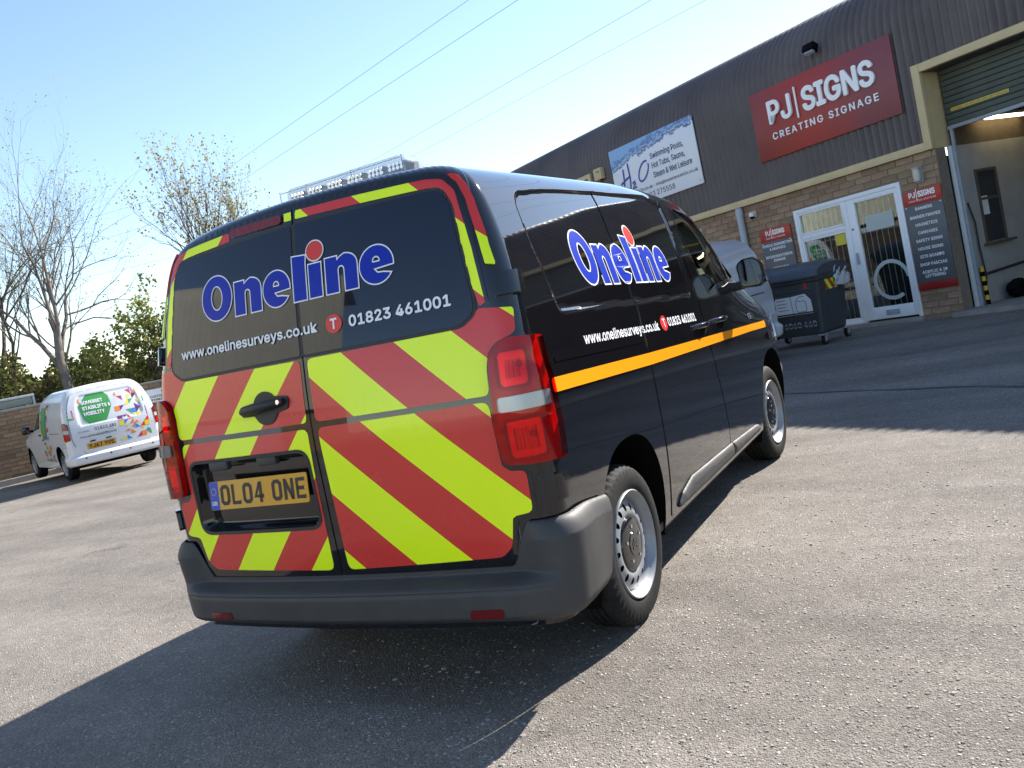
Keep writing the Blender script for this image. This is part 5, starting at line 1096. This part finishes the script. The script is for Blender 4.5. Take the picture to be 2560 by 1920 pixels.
    def lm(off):
        def f(a, b, h): X, n = on_surface(SW.side, np.stack([a, b], 1), 0.); X = X+n*(off+h+0*a)[:, None]; X[:, 0] *= -1; return X[:, :]
        return f
    pm = rm(.031); cx, cz = -.295, .621
    decal('number_plate', (np.array([(cx-.26, cz-.0555), (cx+.26, cz-.0555), (cx+.26, cz+.0555), (cx-.26, cz+.0555)]), [(0, 1, 2, 3)]), pm, 'amber_plate', v)
    decal('plate_characters', shift(plate_text('WJ67 VWS', .02), cx-.26+.015, cz-.0555), rm(.033), 'plate_black', v)
    for xx in (-.44, -.15): MB().bx(xx-.05, xx+.05, .02, .07, .705, .725).build('plate_lamp', 'gap', v)
    if not graphics: return v
    cols = dict(red=(.62, .05, .03), blue=(.05, .22, .62), green=(.06, .34, .08), orange=(.75, .22, .03), yellow=(.78, .62, .04), magenta=(.50, .02, .16), plum=(.16, .03, .16))
    for k_, c in cols.items(): M('vinyl_'+k_, c, .4)
    octa = [(-.50, 1.14), (-.53, 1.40), (-.34, 1.60), (-.02, 1.60), (.05, 1.52), (.06, 1.32), (-.10, 1.05), (-.42, 1.04)]
    bag = {k_: [] for k_ in cols}; rr = random.Random(3); ce = .096
    for i in range(-9, 10):
        for j in range(0, 14):
            x, z = i*ce, .50+j*ce
            if abs(x+ce/2) > (.72 if z < 1.2 else .70-.55*(z-1.2)) or z+ce > 1.64: continue
            if sdpoly(np.array([x+ce/2]), np.array([z+ce/2]), octa)[0] < .055: continue
            keep = (x > .02 and z > .5 and rr.random() < (.93 if x > .12 and z < 1.40 else .6)) or (z > 1.12 and x <= .02 and rr.random() < .75)
            if not keep: continue
            q = [(x, z), (x+ce, z), (x+ce, z+ce), (x, z+ce)]; t = rr.random(); c = rr.choice(list(cols))
            if t < .62: k0 = rr.randrange(4); f = [q[k0], q[(k0+1) % 4], q[(k0+2) % 4]]
            elif t < .8: f = q
            else: k0 = rr.randrange(4); f = [q[k0], q[(k0+1) % 4], (x+ce/2, z+ce/2)]
            bag[c].append((np.array(f), [tuple(range(len(f)))]))
    for c, L in bag.items():
        for vf in L: decal('vinyl_triangle', vf, rm(.0235), 'vinyl_'+c, v)
    M('badge_green', (.05, .30, .07), .4); patch('green_badge', lambda a, b: rm(.0235)(a, b, 0.), (-.56, .10, 1.0, 1.64), .02, octa, 'badge_green', v, uv=False)
    for s_, z, w_ in (('SOMERSET', 1.42, .40), ('STAIRLIFTS &', 1.31, .52), ('MOBILITY', 1.20, .38)): decal('lettering', shift(text2d(s_, .068, w_, .06, res=2), -.47, z), rm(.026), 'white_vinyl', v)
    decal('phone_number', shift(text2d('01823 282', .06, .40, .02, res=2), -.36, .90), rm(.0245), 'ink_navy', v); decal('web_address', shift(text2d('www.somersetstairlifts.co.uk', .038, .66, .01, res=2), -.64, .80), rm(.0245), 'ink_navy', v); decal('lettering', shift(text2d('Scooters', .035, .2, 0, res=2), -.66, .90), rm(.0245), 'seam_grey', v)
    # left side: a column of torn triangles round a green panel
    bag = {k_: [] for k_ in cols}
    for i in range(0, 6):
        for j in range(0, 13):
            y, z = 1.36+i*.12, .40+j*.088
            if rr.random() > .62 or (j > 6 and 2 <= i <= 4): continue
            q = [(y, z), (y+.11, z), (y+.11, z+.085), (y, z+.085)]; k0 = rr.randrange(4); c = rr.choice(list(cols)); bag[c].append((np.array([q[k0], q[(k0+1) % 4], q[(k0+2) % 4]]), [(0, 1, 2)]))
    for c, L in bag.items():
        for vf in L: decal('vinyl_triangle', (vf[0], [vf[1][0]]), lm(.009), 'vinyl_'+c, v)
    patch('green_panel', lambda a, b: lm(.010)(a, b, 0.), (1.58, 2.04, .8, 1.56), .03, [(1.60, 1.50), (1.98, 1.50), (2.0, .98), (1.86, .84), (1.60, .98)], 'badge_green', v, uv=False)
    return v
wvT = Matrix.Translation((-12.751, 8.755, -.195)) @ Matrix.Rotation(1.192, 4, 'Z')
white_van('white van covered in coloured triangles parked by the left wall', wvT, True)
rz_ = float(gz(-.9, 9.8))
white_van('plain white van parked nose-out between the black van and the refuse bin', Matrix.Translation((-1.18, 10.69, rz_)) @ Matrix.Rotation(3.0416, 4, 'Z'), False)

# ------------------------------------------------------------------ left boundary
wd = np.array([.43, .903]); wn2 = np.array([.903, -.43]); w0 = np.array([-18.39, 9.62])
def wpt(t, d, z): p = w0+wd*t+wn2*d; return (p[0], p[1], z)
Mw = Matrix(((wd[0], -wn2[0], 0, w0[0]), (wd[1], -wn2[1], 0, w0[1]), (0, 0, 1, -.42), (0, 0, 0, 1)))     # local x along, y away from the yard, z up
bw = thing('boundary_wall', 'low brick boundary wall with a railing at the left edge of the yard', 'wall', Mw)
M('mortar_old', (.16, .13, .10), .95, var=.2, vscale=8)
MB().bx(-9, 16, .012, .25, -.1, 1.80).build('wall_core', 'mortar_old', bw)
cs = []
for r in range(18):
    for c in range(-30, 53): x = c*.30+(.15 if r % 2 else 0); cs.append((abs(x-.4), x+.006, x+.294, r*.10+.006, r*.10+.094))
cs.sort(); rest = MB()
for i, (d, x0, x1, z0, z1) in enumerate(cs):
    if i < 300: o = bpy.data.objects.new('brick', brick_mesh(.288, .088, 'brick_old')); link(o, bw); o.location = ((x0+x1)/2, random.uniform(-.003, .002), (z0+z1)/2)
    else: rest.bx(x0, x1, random.uniform(-.003, .002), .02, z0, z1)
rb = rest.build('brickwork', 'brick_rest', bw); rb['kind'] = 'stuff'
MB().bx(-9, 16, -.02, .27, 1.80, 1.86).build('coping', 'concrete', bw, bevel=.008)
rl = MB().bx(-6, 1.15, .10, .16, 2.06, 2.12).build('handrail', 'grey_steel', bw, bevel=.006)
for x in np.arange(-5.9, 1.2, 1.0): MB().bx(x, x+.05, .11, .15, 1.86, 2.06).build('rail_post', 'grey_steel', bw)
for x in np.arange(-5.85, 1.1, 1.0): MB().bx(x+.03, x+.93, .125, .135, 1.88, 2.05).build('rail_panel', M('rail_glass', (.12, .16, .15), .2, coat=.5), bw)
kb = MB().bx(-9, 16, -.16, -.02, .0, .24).build('kerb', 'concrete', bw, bevel=.02)
# customer parking sign on the far wall
def far(dx, dy, dist): d = np.array([dx, dy]); d = d/np.linalg.norm(d); return CPOS[:2]+d*dist
sp_ = far(-.772, .635, 23.0); sgn = thing('parking_sign', 'small white customer parking sign beyond the triangle-covered van', 'sign', Matrix.Translation((sp_[0], sp_[1], 0)) @ Matrix.Rotation(math.atan2(.635, .772)-math.pi/2+R_(102)-math.pi/2+R_(39), 4, 'Z'))
sgn.matrix_world = Matrix.Translation((sp_[0], sp_[1], 0)) @ Matrix.Rotation(math.atan2(.772, .635), 4, 'Z')
MB().bx(-.32, .32, -.012, .012, .92, 1.235).build('panel', 'white_plastic', sgn, bevel=.003)
for x in (-.22, .22): MB().bx(x-.025, x+.025, .013, .05, -.45, 1.2).build('post', 'grey_steel', sgn)
um = lambda a, b, h: np.stack([a, -.0135-h+0*a, b], -1)
decal('lettering', shift(text2d('CUSTOMER', .055, .42, .04, res=2), -.14, 1.03), um, 'plate_black', sgn); decal('lettering', shift(text2d('PARKING', .055, .36, .04, res=2), -.11, .95), um, 'plate_black', sgn); decal('green_dot', fill2d([ellipse(.22, 1.165, .075, .06)]), um, 'badge_green' if 'badge_green' in MATS else 'white_plastic', sgn)

# ------------------------------------------------------------------ trees
M('bark', (.13, .105, .085), .95, var=.35, vscale=4, bump=.5, bscale=25); M('bark_pale', (.16, .14, .12), .95, var=.35, vscale=3, bump=.5, bscale=25); leaf_mat('bud', (.30, .25, .08), .3); leaf_mat('leaf', (.25, .265, .075), .4); leaf_mat('leaf_dark', (.13, .14, .055), .4); leaf_mat('dead_leaf', (.20, .14, .07), .3)
def leafquad(L, p, s, rnd):
    a = np.array([rnd.gauss(0, 1) for _ in range(3)]); a /= np.linalg.norm(a); b = np.cross(a, [rnd.gauss(0, 1) for _ in range(3)]); b /= np.linalg.norm(b)+1e-9
    L.add([p-a*s*.2, p+b*s*.45+a*s*.3, p+a*s, p-b*s*.45+a*s*.3], [(0, 1, 2, 3)])
def grow(rnd, trunk, branch, tips, p, d, length, r, lvl, maxl, spread, uptrop, nchild, first):
    segs = max(3, int(5-lvl*.4)); pts = [p]; rad = [r]; dirs = [d]
    for i in range(segs):
        d = d+np.array([rnd.gauss(0, .10+.03*lvl) for _ in range(3)])+np.array([0, 0, uptrop]); d = d/np.linalg.norm(d); p = p+d*length/segs; pts.append(p); rad.append(r*(1-(i+1)/segs*(.45 if lvl < maxl else .8))); dirs.append(d)
    (trunk if lvl == 0 else branch).tube(pts, rad, (10, 7, 5, 4, 3, 3)[min(lvl, 5)], cap=False)
    if lvl >= maxl-1: tips += pts[-2:] if lvl == maxl else pts[-1:]
    if lvl == maxl: return
    for k in range(nchild[min(lvl, len(nchild)-1)]):
        t = first[lvl]+(1-first[lvl])*(k+rnd.random()*.8)/nchild[min(lvl, len(nchild)-1)] if k else 1.; t = min(t, .999)
        i = min(int(t*segs), segs-1); f = t*segs-i; q = pts[i]*(1-f)+pts[i+1]*f; rr_ = rad[i]*(1-f)+rad[i+1]*f
        perp = np.cross(dirs[i], [rnd.gauss(0, 1) for _ in range(3)]); perp /= np.linalg.norm(perp)+1e-9
        nd = dirs[i]+perp*spread[min(lvl, len(spread)-1)]*rnd.uniform(.6, 1.2)*(1 if k else .35); nd /= np.linalg.norm(nd)
        grow(rnd, trunk, branch, tips, q, nd, length*rnd.uniform(.52, .80)*(1.05 if not k else .95), rr_*rnd.uniform(.50, .68), lvl+1, maxl, spread, uptrop, nchild, first)
def tree(seed, label, dx, dy, dist, h, r, maxl, spread, up, nchild, first, lean, bark, budn, buds, bsize, name='bare_tree', z0=-.35):
    rnd = random.Random(seed); b = far(dx, dy, dist); t = thing(name, label, 'tree', Matrix.Translation((b[0], b[1], z0)), 'trees beyond the left wall'); tr, br, tips = MB(), MB(), []
    d = np.array([lean[0], lean[1], 1.]); d /= np.linalg.norm(d)
    grow(rnd, tr, br, tips, np.zeros(3), d, h, r, 0, maxl, spread, up, nchild, first)
    tr.build('trunk', bark, t, smooth=60); br.build('branches', bark, t, smooth=60)
    L = MB()
    for p in tips:
        for _ in range(budn):
            if rnd.random() < buds: leafquad(L, p+np.array([rnd.gauss(0, bsize*.35) for _ in range(3)]), bsize*rnd.uniform(.6, 1.4), rnd)
    o = L.build('buds' if name == 'bare_tree' else 'crown', 'bud' if name == 'bare_tree' else 'leaf', t); o['kind'] = 'stuff'
    return t
tree(11, 'tall bare tree with a pale trunk behind the triangle-covered van', -.816, .578, 25.5, 3.55, .16, 5, [.62, .62, .6, .6], .055, [6, 5, 4, 4, 3], [.35, .25, .2, .2, .2], (.03, -.02), 'bark_pale', 2, .28, .040)
tree(23, 'thin bare tree cut by the left edge of the photo', -.848, .530, 28.5, 3.7, .15, 5, [.6, .6, .6, .6], .06, [5, 5, 4, 4, 3], [.3, .25, .2, .2, .2], (-.06, -.03), 'bark', 2, .3, .040)
for k, (a, l) in enumerate((((.02, .02), 1.),)):
    tree(37, 'budding upright tree rising behind the roof of the black van', -.694, .720, 28.0, 3.6, .19, 5, [.36, .30, .30, .30], .15, [8, 5, 4, 4, 3], [.45, .2, .2, .2, .2], (.0, .0), 'bark', 2, .42, .06)
tree(51, 'small leafy tree between the bare tree and the black van', -.768, .640, 27.0, 1.9, .07, 4, [.6, .6, .65, .6], .05, [7, 6, 5, 4], [.25, .2, .2, .2], (.05, 0), 'bark', 4, .6, .085, name='leafy_tree')
# hedge beyond the wall: one green mass
rnd = random.Random(5); H1, H2, H3 = MB(), MB(), MB()
for k in range(36000):
    t = rnd.random(); ang = -.875+.36*t; dist = 25.6+rnd.random()**.7*4.5+1.0*t; dx, dy = math.sin(ang*1.0-.28+.0), math.cos(ang-.28)
    top = 3.15-1.2*t+.35*math.sin(t*23)+.25*math.sin(t*61+1)+.2*math.sin(dist*3)
    p2 = CPOS[:2]+np.array([dx, dy])*dist; z = -.4+(top+.4)*(rnd.random()**.75)
    g = math.sin(p2[0]*1.9)+math.sin(p2[1]*2.3+1)+rnd.gauss(0, .7)
    leafquad(H1 if g > .4 else (H2 if g > -1.5 else H3), np.array([p2[0], p2[1], z]), rnd.uniform(.06, .15), rnd)
hg = thing('hedge', 'tangled green and brown hedge behind the wall and the triangle-covered van', 'hedge'); hg['kind'] = 'stuff'
for L, m_, nm in ((H1, 'leaf', 'light_foliage'), (H2, 'leaf_dark', 'dark_foliage'), (H3, 'dead_leaf', 'dry_foliage')): o = L.build(nm, m_, hg); o['kind'] = 'stuff'
br = MB()
for k in range(150):
    t = rnd.random(); ang = -.875+.36*t-.28; p2 = CPOS[:2]+np.array([math.sin(ang), math.cos(ang)])*(25.8+3*rnd.random()); p = np.array([p2[0], p2[1], -.4]); d = np.array([rnd.gauss(0, .5), rnd.gauss(0, .5), 1.]); pts = [p]
    for i in range(5): d = d+np.array([rnd.gauss(0, .3), rnd.gauss(0, .3), 0]); p = p+d/np.linalg.norm(d)*.55; pts.append(p)
    br.tube(pts, [.03, .026, .022, .016, .012, .006], 4, cap=False)
o = br.build('stems', 'bark', hg); o['kind'] = 'stuff'
# dense backing so the hedge does not show the plain beyond
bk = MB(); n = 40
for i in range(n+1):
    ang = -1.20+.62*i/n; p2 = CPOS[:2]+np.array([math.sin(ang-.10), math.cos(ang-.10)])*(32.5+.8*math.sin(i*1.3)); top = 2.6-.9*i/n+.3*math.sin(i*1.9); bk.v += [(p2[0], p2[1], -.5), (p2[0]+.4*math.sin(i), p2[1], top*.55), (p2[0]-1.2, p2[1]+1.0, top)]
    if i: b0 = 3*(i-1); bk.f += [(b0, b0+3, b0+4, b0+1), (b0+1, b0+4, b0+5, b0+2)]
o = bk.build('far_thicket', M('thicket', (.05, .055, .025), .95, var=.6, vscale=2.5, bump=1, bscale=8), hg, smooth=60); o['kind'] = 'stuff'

# ------------------------------------------------------------------ power lines overhead
M('cable', (.24, .24, .33), .6)
def cable(label, d0, d1, z, r, ext=(1.6, 1.5)):
    P = [CPOS+np.array(d)*((z-CPOS[2])/d[2]) for d in (d0, d1)]; a, b = P; v = b-a; p0, p1 = a-v*ext[0], b+v*ext[1]; pts = []
    for i in range(41): t = i/40; q = p0*(1-t)+p1*t; pts.append(q)
    tag(MB().tube(pts, r, 5).build('power_line', 'cable', None, smooth=60), label, 'cable', 'overhead power lines')
cable('overhead power line, leftmost of the four crossing the open sky', (-.45, .893, .348), (-.67, .742, .225), 11.5, .008)
cable('overhead power line, second from the left of the four crossing the open sky', (-.401, .916, .337), (-.653, .757, .214), 11.5, .009)
cable('overhead power line, third from the left of the four crossing the open sky', (-.269, .963, .302), (-.608, .794, .179), 11.5, .009)
cable('overhead power line, rightmost of the four crossing the open sky', (-.215, .977, .287), (-.552, .834, .186), 11.5, .008)
cable('faint high cable running behind the small leafy tree', (-.795, .607, .100), (-.748, .663, .102), 7.5, .008, (1, 2.2)); cable('faint cable behind the middle of the tall bare tree', (-.783, .622, .122), (-.745, .667, .127), 8.5, .008, (1, 2.2)); cable('faint cable with a spacer meeting the budding tree', (-.771, .637, .159), (-.725, .689, .171), 10., .009, (1.2, 1.)); cable('faint cable crossing the upper budding tree', (-.772, .635, .183), (-.745, .667, .190), 10.5, .007, (1, 2.2))

# ------------------------------------------------------------------ the unit across the yard, seen mirrored in the van's rear windows and the shop glass
MO = MBLD @ Matrix.Translation((0, -22.5, -.2)) @ Matrix.Rotation(math.pi, 4, 'Z')
op = thing('opposite_unit', 'pale ribbed unit across the yard, mirrored in the black van rear window', 'building', MO)
M('cladding_pale', (.40, .395, .32), .6, var=.08, vscale=1.2)
MB().bx(-4, 34, .0, .3, -.6, 2.35).build('wall', 'brick_old', op); MB().bx(-4, 34, -.06, .0, 2.30, 2.42).build('trim_band', 'gap', op, bevel=.01)
mb = MB(); X = np.linspace(-4, 34, 38*12*2+1); A = .012*np.clip(2.2*np.cos(2*np.pi*X/.25), -1, 1); pr = [(2.43, 0), (6.2, 0)]+[(6.2+.7*math.sin(R_(a)), .7*(1-math.cos(R_(a)))) for a in range(15, 80, 13)]+[(7.5, 5.)]; N = len(X)
for z, y in pr: mb.v += [(x, y-.05+a, z) for x, a in zip(X, A)]
for k in range(len(pr)-1): mb.f += [(k*N+i, k*N+i+1, (k+1)*N+i+1, (k+1)*N+i) for i in range(N-1)]
mb.build('cladding_sheet', 'cladding_pale', op, smooth=40)
for x in (-2, 6, 16): MB().bx(x, x+3.2, -.02, .01, -.5, 3.2).build('shutter_door', 'grey_steel', op)
for x in (2.5, 11, 22): MB().bx(x, x+1.6, -.03, .0, .9, 1.9).build('window', 'privacy_glass', op)
